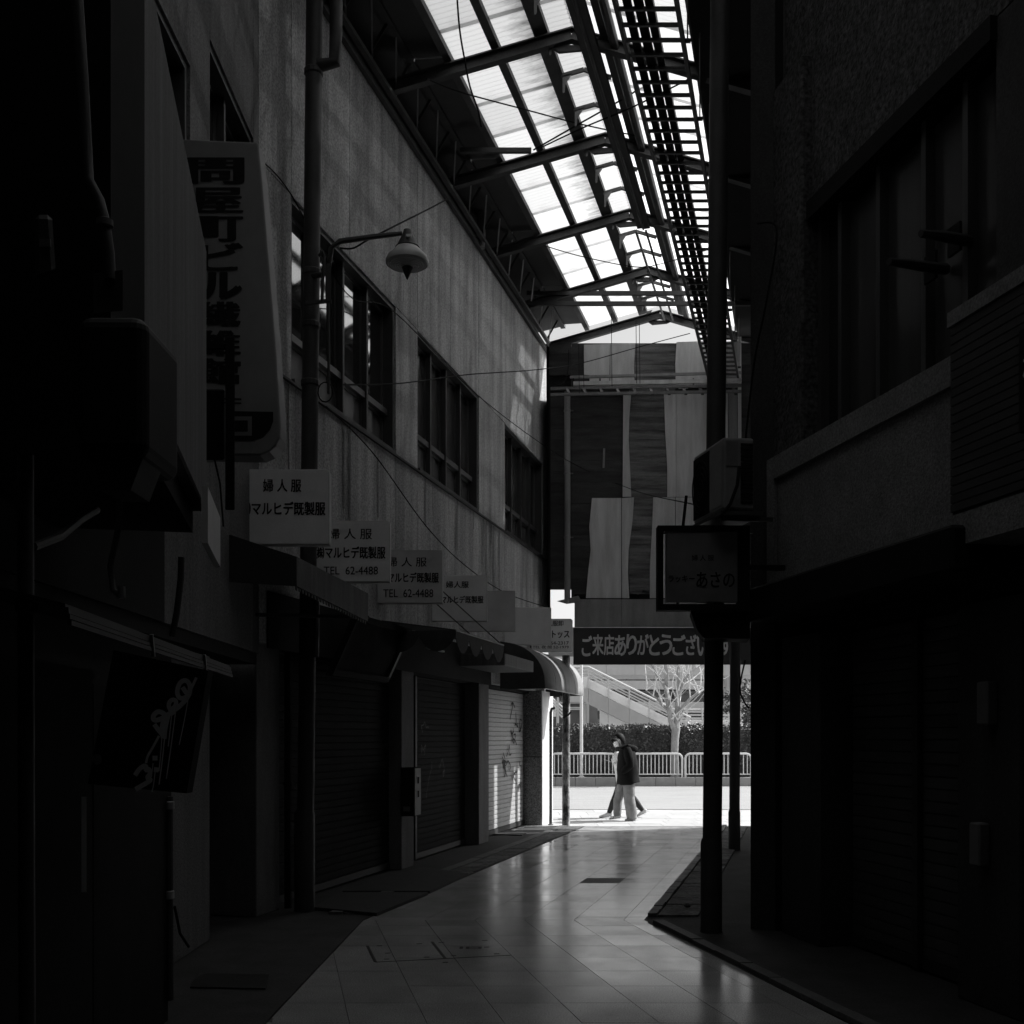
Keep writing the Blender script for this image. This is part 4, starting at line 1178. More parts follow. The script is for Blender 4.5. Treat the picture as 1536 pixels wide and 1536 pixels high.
# meter box on the second pillar
mbx = thing('meter_box', 'dark wall box with a pale side fixed to the middle left pillar', 'box', LW(13.3, .05, 1.1))
MB().fbox(LW, 13.15, 13.42, -.055, .12, .67, 1.27).build('case', M['darker'], mbx, bevel=.008)
MB().fbox(LW, 13.16, 13.36, .122, .132, .68, 1.26).build('side_cover', M['ply_grey'], mbx)
MB().prism([LW(13.149, -.02, .73), LW(13.149, .07, .73), LW(13.149, .07, .79), LW(13.149, -.02, .79)], (0, -.004, 0)).build('label_plate', M['sign_dim'], mbx)
for z in (.95, 1.12):
    MB().fbox(LW, 13.25, 13.28, .1325, .14, z - .05, z + .03).build('latch', M['darker'], mbx)

# ================================================================== MATS, COVERS ON THE FLOOR
def slab(name, label, cat, pts, h, m, z0=.004, group=None):
    o = MB().prism([(G(*p).x, G(*p).y, z0) for p in pts], (0, 0, h)).build(name, M[m])
    return tag(o, label, cat, group)
slab('floor_mat', 'farther black rubber mat on the left stone strip', 'mat', [(514, 1341), (645, 1341), (702, 1314), (632, 1304)], .03, 'rubber', group='mats on the left strip')
slab('floor_mat', 'nearer black rubber mat on the left stone strip', 'mat', [(470, 1366), (565, 1375), (642, 1343), (510, 1343)], .03, 'rubber', group='mats on the left strip')
slab('floor_mat', 'small dark mat at the foot of the pale shutter', 'mat', [(730, 1252), (783, 1254), (790, 1250), (752, 1244)], .012, 'rubber', group='mats on the left strip')
slab('drain_cover', 'flat black cover plate on the dark pavement at the lower left', 'drain cover', [(285, 1483), (398, 1485), (404, 1464), (300, 1462)], .008, 'tile_dark')
ac_ = thing('access_cover', 'flush floor access covers outlined by dark grooves left of the walkway centre', 'floor cover', G(650, 1428))
def strip(a, b, wd):
    a, b = G(*a), G(*b)
    return MB().bar(a + Vector((0, 0, .0018)), b + Vector((0, 0, .0018)), wd, .002)
strip((551, 1419), (563, 1443), .022).build('groove', M['tile_dark'], ac_)
strip((563, 1443.5), (766, 1433), .010).build('groove', M['tile_dark'], ac_)
strip((648, 1413), (668, 1438), .022).build('groove', M['tile_dark'], ac_)
for (x, y) in ((569, 1419), (629, 1416), (582, 1430), (580, 1439), (640, 1436), (662, 1414), (727, 1411), (730, 1421), (680, 1434), (745, 1431), (668, 1444)):
    strip((x - 4, y), (x + 4, y - .3), .012).build('slot', M['tile_dark'], ac_)
g0, g1 = G(690, 1424), G(722, 1419)
lettering('旧', (0, 0, 0), (1, 0, 0), (0, 1, 0), g0.x, g1.x, g0.y, g0.y + .09, M['tile_dark'], ac_, .02, lift=.003)

# ================================================================== END WALL OVER THE EXIT
YE = 19.92
ew = thing('end_wall', 'boarded end wall of planks and pale sheets above the alley exit', 'wall', P(980, 900, YE))
def E(px, py, dy=0):
    p = P(px, py, YE); p.y += dy; return p
zt, zb = E(0, 513).z, E(0, 899).z
npk = 24
for k in range(npk):
    z0 = zb + (zt - zb) * k / npk; z1 = zb + (zt - zb) * (k + 1) / npk - .003
    for (xa, xb, mm) in ((824, 857, 'plank'), (857.3, 944, 'plank'), (944.3, 1014, 'plank_mid'), (1014.3, 1145, 'plank')):
        a, b = E(xa, 0).x, E(xb, 0).x
        if xa == 824 and (k < 1 or k in (20, 19)): continue
        j = random.uniform(0, .005)
        MB().box(a, b, YE + .05 + j, YE + .09, z0, z1).build('plank', M[mm], ew)
def esheet(pts, dy=0., m='ply', nm='cladding_sheet'):
    MB().prism([E(x, y, dy) for x, y in pts], (0, .02, 0)).build(nm, M[m], ew)
esheet([(876, 517), (915, 516), (914, 581), (885, 581), (884, 562), (876, 562)])
esheet([(916, 516), (953, 515), (951, 550), (952, 581), (915, 581)], .003)
esheet([(1015, 513), (1078, 511), (1078, 581), (1014, 581), (1013, 545)], 0)
esheet([(935, 588), (947, 588), (944, 625), (943, 660), (945, 700), (947, 745), (934, 745)], 0)
esheet([(996, 588), (1014, 588), (1014, 745), (1001, 745), (1001, 700), (998, 650)], .003)
esheet([(1014.5, 588), (1078, 588), (1078, 745), (1014.5, 745)], 0)
esheet([(888, 747), (932, 747), (932, 897), (879, 897), (882, 860), (886, 825), (884, 790)], 0)
esheet([(933, 747), (951, 746), (949, 780), (943, 825), (942, 860), (944, 897), (933, 897)], .003)
esheet([(980, 746), (1013, 746), (1013, 897), (975, 897), (975, 850), (978, 800)], .003)
esheet([(1014, 746), (1078, 746), (1078, 897), (1014, 897)], 0)
esheet([(1079, 588), (1092, 588), (1092, 745), (1079, 745)], 0)
esheet([(1093, 588), (1106, 588), (1106, 745), (1093, 745)], 0, 'ply_grey')
esheet([(1079, 513), (1112, 511), (1112, 581), (1079, 581)], 0, 'ply_grey')
esheet([(1107, 505), (1112, 505), (1112, 897), (1107, 897)], -.004, 'ply')
esheet([(944, 868), (975, 868), (974, 888), (965, 884), (958, 892), (945, 889)], -.0, 'plank_mid', 'torn_board')
MB().prism([E(862, 899, -.02), E(932, 899, -.02), E(932, 941, -.02), E(862, 941, -.02)], (0, .05, 0)).build('fascia', M['ply_grey'], ew)
MB().prism([E(932.6, 899, -.02), E(1130, 899, -.02), E(1130, 941, -.02), E(932.6, 941, -.02)], (0, .05, 0)).build('fascia', M['ply_grey'], ew)
MB().box(.69, .72, YE + .04, 20.76, 3.45, 8.15).build('sun_block_board', M['darker'], ew)  # added board, edge-on to the view, keeps sun off the left wall's end
MB().box(E(862, 0).x, E(1130, 0).x, YE + .035, YE + .06, E(0, 941).z, E(0, 899).z + .1).build('backing', M['darker'], ew)
MB().prism([E(905, 672, .02), E(908, 672, .02), E(907, 701, .02), E(904, 701, .02)], (0, .02, 0)).build('batten', M['ply_grey'], ew)
MB().box(E(820, 0).x, E(1150, 0).x, YE + .10, YE + .16, zb + .2, zt - .05).build('backing', M['darker'], ew)

bn = thing('banner', 'long black banner with hand painted pale characters across the exit', 'banner', E(980, 997, -.1))
Yb_ = YE - .06
a, b = P(860, 997, Yb_), P(1128, 941.5, Yb_)
MB().box(a.x, b.x, Yb_, Yb_ + .03, a.z, b.z).build('cloth', M['banner'], bn, bevel=.004)
txt = 'ご来店ありがとうございます'
xs = [873, 889, 906, 922, 940, 956, 974, 990, 1009, 1029, 1046, 1064, 1081, 1098]
for ch, x0, x1 in zip(txt, xs, xs[1:]):
    sh = random.uniform(-1.2, 1.2)
    p, q = P(x0, 983 + sh, Yb_), P(x1 - 1.2, 953 + sh, Yb_)
    lettering(ch, (0, Yb_, 0), EX, EZ, p.x, q.x, p.z, q.z, M['banner_ink'], bn, .022, name='character')

dp = thing('drainpipe', 'pale vertical drainpipe at the left edge of the boarded end wall', 'drainpipe', P(851, 900, 19.72))
MB().tube([P(851, 905, 19.72), P(851, 588, 19.72)], .056, 12).build('pipe', M['ply_grey'], dp, smooth=True)
for yy in (616, 710, 806):
    MB().lathe([(.058, -.02), (.066, -.015), (.066, .015), (.058, .02)], P(851, yy, 19.72), 12).build('collar', M['ply_grey'], dp, smooth=True)
    MB().bar(P(846, yy, 19.78), P(860, yy, 19.78), .02).build('clip', M['steel_mid'], dp)
flp = tag(MB().prism([P(836, 902, 19.7), P(868, 894, 19.6), P(873, 903, 19.6), P(850, 906, 19.7)], (0, .2, .03)).build('tin_flap', M['ply_grey']), 'bent tin flap over the post at the left end of the banner', 'tin sheet')
# horizontal ladder and beams across
hl = thing('ladder', 'ladder lying horizontally across the boarded end wall', 'ladder', P(970, 588, 19.62))
MB().bar(P(826, 583, 19.62), P(1112, 578, 19.62), .04, .05).build('rail', M['steel_mid'], hl)
MB().bar(P(826, 592, 19.42), P(1112, 587, 19.42), .04, .05).build('rail', M['steel_mid'], hl)
for k in range(11):
    x = 850 + k * 25
    MB().bar(P(x, 583, 19.62), P(x + 4, 591.5, 19.42), .05, .03).build('rung', M['steel'], hl)
hbm = thing('crossbeam', 'pale double crossbeam above the horizontal ladder', 'beam', P(970, 572, 19.72))
MB().bar(P(860, 576, 19.72), P(1112, 571, 19.72), .07, .07).build('beam', M['ply'], hbm)
MB().bar(P(855, 566, 19.80), P(1112, 559, 19.80), .05, .045).build('beam', M['ply_grey'], hbm)
for x in (860, 900, 954, 1040):
    MB().bar(P(x, 568, 19.75), P(x, 577, 19.73), .025).build('bolt', M['darker'], hbm)
MB().prism([P(1018, 577, 19.66), P(1032, 577, 19.66), P(1032, 583, 19.66), P(1018, 583, 19.66)], (0, .01, 0)).build('plate', M['paint_white'], hbm)
# white strip of sun-lit jamb / pillar behind
# ================================================================== CABLES
def cable(label, pts, r=.007, name='overhead_cable', group='cables strung across the alley'):
    pts = [Vector(p) for p in pts]
    # Catmull-Rom through the points
    out = []
    n = len(pts)
    for i in range(n - 1):
        p0, p1, p2, p3 = pts[max(i - 1, 0)], pts[i], pts[i + 1], pts[min(i + 2, n - 1)]
        for k in range(8):
            t = k / 8
            out.append(.5 * ((2 * p1) + (p2 - p0) * t + (2 * p0 - 5 * p1 + 4 * p2 - p3) * t * t + (3 * p1 - p0 - 3 * p2 + p3) * t ** 3))
    out.append(pts[-1])
    o = MB().tube(out, r, 5).build(name, M['cable'], smooth=True)
    return tag(o, label, 'cable', group)
cable('cable sagging from the left window pier across to the top of the boarded end wall', [P(512, 577, 10.9), P(600, 575, 12.5), P(700, 562, 15), P(800, 555, 18), P(870, 545, 19.3), P(960, 520, 19.4), P(1035, 500, 19.4)], .008)
cable('cable running down the left wall past the windows to the framed sign', [P(392, 240, 9.2), P(437, 292, 9.9), P(520, 440, 10.8), P(594, 470, 12.6), P(720, 596, 15.8), P(850, 690, 19.5), P(950, 735, 19), P(1043, 757, 9.0)], .006)
cable('thin wire descending from the pole bracket over the white signs', [P(490, 610, 10.3), P(560, 680, 11.6), P(640, 790, 13.4), P(700, 850, 15.3), P(760, 890, 17.3), P(824, 912, 19.6)], .007)
cable('lamp feed wire looping from the roof girder to the street lamp arm', [P(510, 372, 10.0), P(530, 372, 10.0), P(555, 358, 10.1), P(600, 335, 11.0), P(640, 315, 12.2), P(672, 298, 13.1)], .009)
cable('wavy wire hanging down across the left roof panes', [P(684, -30, 10.8), P(689, 40, 10.9), P(697, 90, 11.2), P(705, 130, 11.3), P(717, 165, 11.6), P(722, 190, 11.8)], .010)
cable('diagonal bracing wire under the roof, falling to the right', [P(640, 118, 12.2), P(690, 138, 12.9), P(790, 165, 13.5), P(870, 186, 14.2), P(960, 205, 14.4)], .009)
cable('diagonal bracing wire under the roof, rising to the right', [P(800, 225, 14.3), P(870, 185, 14.0), P(940, 145, 13.6), P(1010, 100, 13.0), P(1045, 78, 12.6)], .011)
cable('second bracing wire under the roof, rising to the right just below the first', [P(810, 222, 14.2), P(878, 190, 13.9), P(950, 160, 13.4), P(1060, 105, 12.4)], .010)
cable('long bracing wire in the farther roof bays', [P(815, 368, 17), P(870, 384, 17.5), P(950, 400, 18), P(990, 396, 18), P(1060, 375, 17)], .008)
cable('short slack loop of cable at the end of the roof girder', [P(822, 560, 19.6), P(832, 576, 19.7), P(845, 574, 19.8), P(852, 555, 19.9), P(853, 515, 20)], .008)
cable('drooping wire beside the doorway of the right building', [P(1137, 335, 8.7), P(1165, 345, 8.5), P(1150, 450, 8.6), P(1132, 540, 8.8), P(1118, 660, 9.0)], .008)
cable('black cable loop hanging near the shorter right pole', [P(1118, 990, 9.4), P(1110, 1030, 9.4), P(1116, 1052, 9.4), P(1124, 1062, 9.4)], .008)
for i, (x, yt, yb) in enumerate(((954, 480, 575), (959, 485, 575), (875, 520, 585), (868, 515, 590), (917, 470, 580))):
    cable(['left wire of the close pair hanging under the roof gable', 'right wire of the close pair hanging under the roof gable','short wire hanging by the left corner of the boarded end wall','leftmost wire hanging before the boarded end wall, by the drainpipe','wire hanging before the upper left pale sheet of the end wall'][i], [P(x, yt, 19.4), P(x + .5, (yt + yb) / 2, 19.4), P(x + 1, yb, 19.4)], .006, group='hanging wires before the end wall', name='hanging_wire')

# ================================================================== NEAR LEFT CLUTTER
pp = thing('pipe', 'dark vertical pipe at the far left edge', 'pipe', P(40, 1500, 3.2))
MB().tube([Vector((P(42, 0, 3.0).x, 3.0, 0)), P(36, -60, 3.0)], .022, 10).build('run', M['dark'], pp, smooth=True)
for yy in (260, 610, 910):
    MB().lathe([(.024, -.02), (.030, -.015), (.030, .015), (.024, .02)], P(40, yy, 3.0), 10).build('joint', M['dark'], pp, smooth=True)
wh = thing('water_heater', 'rounded dark appliance box high on the left shop front', 'heater', P(210, 690, 2.42))
a, b = P(112, 685, 2.3), P(217, 470, 2.3)
MB().box(a.x, b.x, 2.3, 2.55, a.z, b.z).build('casing', M['heater'], wh, bevel=.03, seg=4)
MB().prism([P(120, 688, 2.33), P(214, 688, 2.33), P(196, 735, 2.33), P(150, 735, 2.33)], (0, .12, 0)).build('base_tray', M['dark'], wh)
MB().tube([P(180, 742, 2.42), P(178, 790, 2.42), P(165, 850, 2.42), P(170, 885, 2.42), P(182, 895, 2.42)], .007, 8).build('hose', M['sign_dim'], wh, smooth=True)
MB().tube([P(182, 880, 2.42), P(183, 897, 2.42)], .009, 8).build('tap', M['steel_light'], wh, smooth=True)
bp_ = thing('pipe', 'pale bent pipe rising above the rounded appliance box', 'pipe', P(160, 400, 2.42))
MB().tube([P(112, -60, 2.42), P(124, 120, 2.42), P(128, 200, 2.42), P(132, 270, 2.42), P(148, 300, 2.42), P(156, 330, 2.42), P(163, 380, 2.42), P(165, 420, 2.42)], .013, 10).build('run', M['dark'], bp_, smooth=True)
MB().lathe([(.014, -.01), (.019, -.007), (.019, .007), (.014, .01)], P(157, 335, 2.42), 10).build('joint', M['steel_mid'], bp_, smooth=True)
MB().box8([P(140, 470, 2.42), P(184, 466, 2.42), P(184, 466, 2.5), P(140, 470, 2.5), P(140, 410, 2.42), P(184, 405, 2.42), P(184, 405, 2.5), P(140, 410, 2.5)]).build('outlet_box', M['dark'], bp_)
mb1 = thing('meter_box', 'low dark box left of the bent pipe', 'box', P(65, 440, 2.45))
MB().box8([P(52, 420, 2.42), P(84, 410, 2.42), P(84, 410, 2.5), P(52, 420, 2.5), P(52, 322, 2.42), P(78, 322, 2.42), P(78, 322, 2.5), P(52, 322, 2.5)]).build('case', M['dark'], mb1, bevel=.01)
MB().bar(P(60, 365, 2.415), P(76, 365, 2.415), .006, .018).build('latch', M['steel_mid'], mb1)
hs = thing('hose', 'sagging dark hose hanging across the left shop front', 'hose', P(100, 800, 3.6))
MB().tube([P(50, 820, 3.3), P(90, 805, 3.5), P(120, 780, 3.7), P(145, 765, 3.9)], .014, 8).build('run', M['dark'], hs, smooth=True)
MB().tube([P(272, 836, 4.6), P(271, 870, 4.6), P(265, 920, 4.6), P(258, 955, 4.6)], .014, 8).build('drop', M['dark'], hs, smooth=True)
# small hanging sign below the end of the fascia
sg = thing('hanging_sign', 'small slanted sign with black characters under the end of the plaster fascia', 'sign', NL(5.5, .02, 2.4))
MB().fbox(NL, 5.0, 5.72, .03, .06, 2.56, 2.826).build('board', M['sign_grey'], sg)
lettering('呉服', NL(5.72, .061, 2.56), NL(5.0, 0, 0) - NL(5.72, 0, 0), (0, 0, 1), .06, .68, .03, .24, M['ink'], sg, .01)
# plank awning
aw = thing('awning', 'low slanted tin awning at the left edge above the graffiti board', 'awning', (-1.5, 4, 2.0))
f0, f1 = Vector((-1.215, 2.9, 2.0)), Vector((-1.418, 5.35, 1.995))
MB().add([f0, f1, Vector((-2.3, 5.4, 2.25)), Vector((-2.3, 2.9, 2.28)), f0 + Vector((0, 0, .012)), f1 + Vector((0, 0, .012)), Vector((-2.3, 5.4, 2.262)), Vector((-2.3, 2.9, 2.292))], [(3, 2, 1, 0), (4, 5, 6, 7), (0, 1, 5, 4), (1, 2, 6, 5), (2, 3, 7, 6), (3, 0, 4, 7)]).build('roof_sheet', M['dark'], aw)
for k, w_ in enumerate((.016, .012, .014)):
    d = Vector((.004 * k + .003, 0, -.006 - .017 * k))
    MB().bar(f0 + d, f1 + d, .012, w_).build('front_lath', M['dark'], aw)
for t in (.35, .72):
    MB().bar(f0.lerp(f1, t) + Vector((.016, 0, .012)), f0.lerp(f1, t) + Vector((.016, .02, -.065)), .012).build('clip', M['sign_dim'], aw)
# graffiti board
gb = thing('hoarding_board', 'black board with pale sprayed graffiti hanging under the left awning', 'board', P(220, 1190, 2.8))
def Q(px, py, dy=0):
    p = P(px, py, 2.8); p.y += dy; return p
MB().prism([Q(132, 1176), Q(280, 1190), Q(312, 1006), Q(170, 975)], (0, .05, 0)).build('board', M['darker'], gb)
def GF(x, y, h):
    # graffiti crop coordinates: 1213x1536 px for 300x380
    px, py = 60 + x * 300 / 1213, 860 + (1536 - y) * 300 / 1213
    p = P(px, py, 2.8); p.y -= h; return p
def gl(wd, *pts): return [wd * (1.45 if wd > 8 else 1.2)] + [(x, 1536 - y) for x, y in pts]
lines = [gl(20, (865, 690), (885, 720), (905, 745), (850, 765), (830, 720), (850, 660), (890, 645), (915, 680), (910, 740), (850, 810), (800, 840)),
         gl(12, (905, 730), (930, 680), (952, 632)),
         gl(19, (800, 840), (780, 800), (800, 765), (830, 770), (830, 800), (800, 830), (820, 855)),
         gl(21, (800, 845), (740, 885), (695, 895), (690, 865), (720, 835), (760, 850), (770, 875)),
         gl(22, (760, 880), (745, 940), (755, 1000)), gl(20, (700, 915), (725, 950), (755, 985)),
         gl(14, (790, 860), (770, 940), (765, 1005)),
         gl(11, (730, 985), (690, 1060), (660, 1110), (652, 1150)),
         gl(20, (585, 1225), (615, 1180), (655, 1160), (650, 1200), (670, 1180), (680, 1215), (655, 1240), (690, 1250), (640, 1280), (590, 1308)),
         gl(22, (708, 1105), (708, 1135)), gl(20, (718, 1175), (714, 1205)),
         gl(5, (912, 745), (885, 900), (855, 1040)), gl(6, (838, 800), (815, 990), (778, 1245)), gl(6, (810, 860), (800, 960), (790, 1050)),
         gl(7, (768, 1000), (755, 1130), (735, 1280)), gl(6, (752, 1000), (745, 1100), (735, 1200)), gl(5, (700, 1150), (690, 1235)), gl(6, (712, 1205), (705, 1270), (695, 1320))]
strokes(lines, GF, 10, M['graffiti'], gb, 'graffiti', lift=.002)
# the round sticker
mbk = MB()
cx, cy = 146, 1139
mbk.prism([Q(cx + 7 * math.cos(a), cy + 8 * math.sin(a), -.003) for a in [k * 2 * math.pi / 16 for k in range(16)]], (0, .002, 0))
mbk.build('sticker', M['sign_dim'], gb)
# slim pale strip and pipes below
wsx = tag(MB().box8([P(122, 1338, 2.7), P(130, 1338, 2.7), P(130, 1338, 2.73), P(122, 1338, 2.73), P(122, 1195, 2.7), P(130, 1195, 2.7), P(130, 1195, 2.73), P(122, 1195, 2.73)]).build('edge_strip', M['paint_white']), 'slim pale vertical strip on the dark shop front under the graffiti board', 'strip')
dpl = thing('pipe', 'thin dark pipe with shiny joints beside the left stucco pillar', 'pipe', P(255, 1440, 6.2))
MB().tube([P(255, 1500, 6.2) - Vector((0, 0, .0)), P(254, 1195, 6.2)], .02, 8).build('run', M['dark'], dpl, smooth=True)
for yy in (1208, 1342):
    MB().lathe([(.022, -.025), (.03, -.02), (.03, .02), (.022, .025)], P(254, yy, 6.2), 10).build('joint', M['steel_light'], dpl, smooth=True)
MB().tube([P(262, 1360, 6.2), P(270, 1400, 6.3), P(283, 1420, 6.5)], .008, 6).build('lead', M['cable'], dpl, smooth=True)
dq = thing('pipe', 'slim black downpipe beside the first left concrete pillar', 'pipe', LW(10.2, -.05, 0))
MB().tube([LW(10.25, -.06, 0), LW(10.25, -.06, 2.45)], .035, 8).build('run', M['darker'], dq, smooth=True)
MB().lathe([(.038, -.02), (.045, -.015), (.045, .015), (.038, .02)], LW(10.25, -.06, 1.2), 10).build('collar', M['darker'], dq, smooth=True)
# litter by the right kerb
lit = tag(MB().lathe([(.006, 0), (.03, .006), (.036, .018), (.02, .036), (.005, .04)], G(1031, 1364) + Vector((0, 0, .02)), 7).build('litter', M['stone']), 'small crumpled scrap lying on the right stone strip', 'litter')

# ================================================================== ACROSS THE STREET
lamp2 = thing('light_pole', 'pale slim light pole standing in front of the hedge', 'pole', P(872, 1160, 36.7))
x = P(872, 0, 36.7).x
MB().tube([(x, 36.7, .2), (x, 36.7, 4.5), (x, 36.7, 7.5)], [.062, .05, .045], 10).build('shaft', M['rail'], lamp2, smooth=True)
MB().lathe([(.11, .24), (.11, .27), (.07, .30)], (x, 36.7, 0), 10).build('foot_plate', M['rail'], lamp2)

# bare street tree
tr = thing('street_tree', 'bare forked street tree behind the guard rail', 'tree', P(1013, 1160, 36.9))
Yt = 36.9
def tp(px, py, dy=0): 
    p = P(px, py, Yt); p.y += dy; return p
MB().tube([tp(1012.5, 1166), tp(1012, 1130), tp(1012.5, 1108), tp(1014, 1092)], [.17, .135, .135, .15], 12).build('trunk', M['bark'], tr, smooth=True)
limbs = [([(1012, 1096), (1006, 1080), (1003, 1060), (1001, 1035), (999, 1010), (996, 985), (990, 950)], [.10, .095, .085, .078, .07, .06, .04]),
         ([(1015, 1096), (1016, 1080), (1017, 1060), (1017, 1035), (1017, 1010), (1018, 985), (1022, 940)], [.11, .10, .095, .08, .07, .06, .04]),
         ([(1018, 1068), (1026, 1058), (1036, 1048), (1047, 1039), (1058, 1034), (1072, 1028)], [.065, .055, .05, .042, .034, .02]),
         ([(1001, 1064), (994, 1058), (987, 1050), (979, 1043), (970, 1036)], [.05, .042, .034, .026, .014]),
         ([(1000, 1036), (993, 1024), (985, 1010), (976, 996), (968, 980)], [.05, .045, .04, .03, .02]),
         ([(1019, 1045), (1024, 1025), (1032, 1012), (1044, 1002), (1060, 993)], [.05, .045, .04, .034, .02]),
         ([(1017, 1090), (1020, 1082), (1021, 1072), (1026, 1062)], [.03, .022, .02, .016])]
for k, (pts, rr) in enumerate(limbs):
    MB().tube([tp(x, y, random.uniform(-.2, .3) * i * .3) for i, (x, y) in enumerate(pts)], rr, 8).build('limb', M['bark'], tr, smooth=True)
tw = MB()
rt = random.Random(11)
for i in range(85):
    pts, rr = limbs[rt.choice([0, 1, 2, 3, 4, 4, 5, 5, 0, 1])]
    j = rt.randrange(1, len(pts))
    x, y = pts[j]
    x += rt.uniform(-1, 1); y += rt.uniform(-2, 2)
    dy = rt.uniform(-1, 1)
    ang = rt.uniform(-1.0, 1.0)
    L = rt.uniform(24, 62)
    q = [tp(x, y, dy * .2)]
    for s in range(4):
        ang += rt.uniform(-.35, .35)
        x += math.sin(ang) * L / 4; y -= math.cos(ang) * L / 4
        q.append(tp(x, y, dy * (.2 + .25 * s)))
    r0 = rt.uniform(.016, .030)
    tw.tube(q, [r0, r0 * .85, r0 * .7, r0 * .5, r0 * .3], 5)
tw.build('twigs', M['twig'], tr, smooth=True)

# footbridge stair
Ys = 44.0
fbg = thing('footbridge_stair', 'pale clad footbridge stair sloping down behind the hedge', 'stairs', P(930, 1090, Ys))
def Bp(px, py, dy=0):
    p = P(px, py, Ys); p.y += dy; return p
xp = [882.5, 912.5, 943.8, 974, 1004, 1034]
sl_ = .491
def ly(x, y0): return y0 + (x - 882.5) * sl_
for xa, xb in zip(xp, xp[1:]):
    a_, b_ = xa + .15, xb - .15
    MB().prism([Bp(a_, ly(a_, 1018)), Bp(b_, ly(b_, 1018)), Bp(b_, ly(b_, 1032.3)), Bp(a_, ly(a_, 1032.3))], (0, .06, 0)).build('balustrade_panel', M['frosted'], fbg)
    MB().prism([Bp(a_, ly(a_, 1032.9), -.02), Bp(b_, ly(b_, 1032.9), -.02), Bp(b_, ly(b_, 1055.6), -.02), Bp(a_, ly(a_, 1055.6), -.02)], (0, .3, 0)).build('stringer_panel', M['clad'], fbg)
    MB().bar(Bp(xa, ly(xa, 1004), -.03), Bp(xa, ly(xa, 1032), -.03), .06).build('post', M['rail'], fbg)
for h, r_ in ((1001, .05), (1006, .035), (1011, .03), (1015, .03)):
    MB().tube([Bp(858, h - 1), Bp(882.5, h - 1), Bp(1036, ly(1036, h))], r_, 6).build('handrail', M['rail'], fbg)
MB().prism([Bp(855, 1014), Bp(882.2, 1014), Bp(882.2, 1032.3), Bp(855, 1032.3)], (0, .06, 0)).build('balustrade_panel', M['frosted'], fbg)
MB().prism([Bp(855, 1032.9, -.02), Bp(882.2, 1032.9, -.02), Bp(882.2, 1053, -.02), Bp(855, 1053, -.02)], (0, 3, 0)).build('landing', M['clad'], fbg)
for k, (xa, xb) in enumerate(((900, 912.2), (912.8, 943.5), (944, 974), (974.5, 1004))):
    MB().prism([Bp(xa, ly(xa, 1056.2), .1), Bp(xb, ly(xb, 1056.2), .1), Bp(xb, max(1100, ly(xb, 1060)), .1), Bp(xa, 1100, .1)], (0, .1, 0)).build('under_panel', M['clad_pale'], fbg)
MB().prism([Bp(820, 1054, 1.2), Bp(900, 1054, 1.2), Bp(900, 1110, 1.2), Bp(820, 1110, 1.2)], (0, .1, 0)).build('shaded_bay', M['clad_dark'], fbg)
for px in (838, 879, 884):
    MB().bar(Bp(px, 1054, 1.0), Bp(px, 1105, 1.0), .12).build('column', M['clad'], fbg)
for h in (1060.5, 1063):
    MB().bar(Bp(856, h, .9), Bp(876, h, .9), .05).build('handrail', M['rail'], fbg)
# lower landing right of the tree
for h in (1062, 1066, 1071, 1076):
    MB().tube([Bp(1020, h, 2), Bp(1130, h, 2)], .035, 6).build('handrail', M['rail'], fbg)
for xa, xb in ((1018, 1042), (1042.4, 1066), (1066.4, 1090), (1090.4, 1130)):
    MB().prism([Bp(xa, 1078, 2), Bp(xb, 1078, 2), Bp(xb, 1100, 2), Bp(xa, 1100, 2)], (0, .1, 0)).build('balustrade_panel', M['frosted'], fbg)
    MB().bar(Bp(xa, 1060, 1.98), Bp(xa, 1090, 1.98), .06).build('post', M['rail'], fbg)
# second stair at the left
st2 = thing('stair_rail', 'white stair handrails sloping down at the far left of the opening', 'handrail', P(835, 1080, 43))
for k in range(4):
    MB().tube([P(822, 1042 + k * 5, 43), P(845, 1062 + k * 5, 43)], .045, 6).build('handrail', M['rail'], st2)
for px in (826, 837):
    MB().bar(P(px, 1046, 43), P(px, 1095, 43), .08).build('post', M['rail'], st2)
MB().prism([P(827, 1048, 43.1), P(834, 1052, 43.1), P(834, 1075, 43.1), P(827, 1075, 43.1)], (0, .1, 0)).build('notice_board', M['clad_pale'], st2)
# elevated deck and the building behind
dk = thing('elevated_walkway', 'grey panelled elevated walkway deck across the top of the opening', 'walkway', P(960, 1005, 50))
for k in range(9):
    xa = 780 + k * 43.2
    MB().prism([P(xa, 985, 50), P(xa + 42.8, 985, 50), P(xa + 42.8, 1012, 50), P(xa, 1012, 50)], (0, 4, 0)).build('fascia_panel', M['clad'], dk)
for px in (800, 1100, 1180):
    MB().bar(P(px, 1012, 52), P(px, 1110, 52), .8).build('column', M['clad'], dk)
ob = thing('office_building', 'shaded office block with bands of windows far behind the footbridge', 'building', P(980, 1100, 62))
for k in range(6):
    y0 = 1098 - k * 16
    if k % 2 == 0:
        a_, b_ = P(500, y0, 62), P(1460, y0 - 13, 62)
        MB().box(a_.x, b_.x, 62, 62.3, a_.z if k else 0, b_.z).build('spandrel', M['clad'], ob)
    else:
        for j in range(24):
            a_, b_ = P(500 + j * 40 + .5, y0 + 3, 62.15), P(540 + j * 40 - .5, y0 - 16 + 3, 62.15)
            MB().box(a_.x, b_.x, 62.15, 62.3, a_.z, b_.z).build('window', M['glass'], ob)
a_, b_ = P(500, 1000, 62), P(1460, 940, 62)
MB().box(a_.x, b_.x, 62.32, 70, 0, b_.z).build('core', M['clad_dark'], ob)
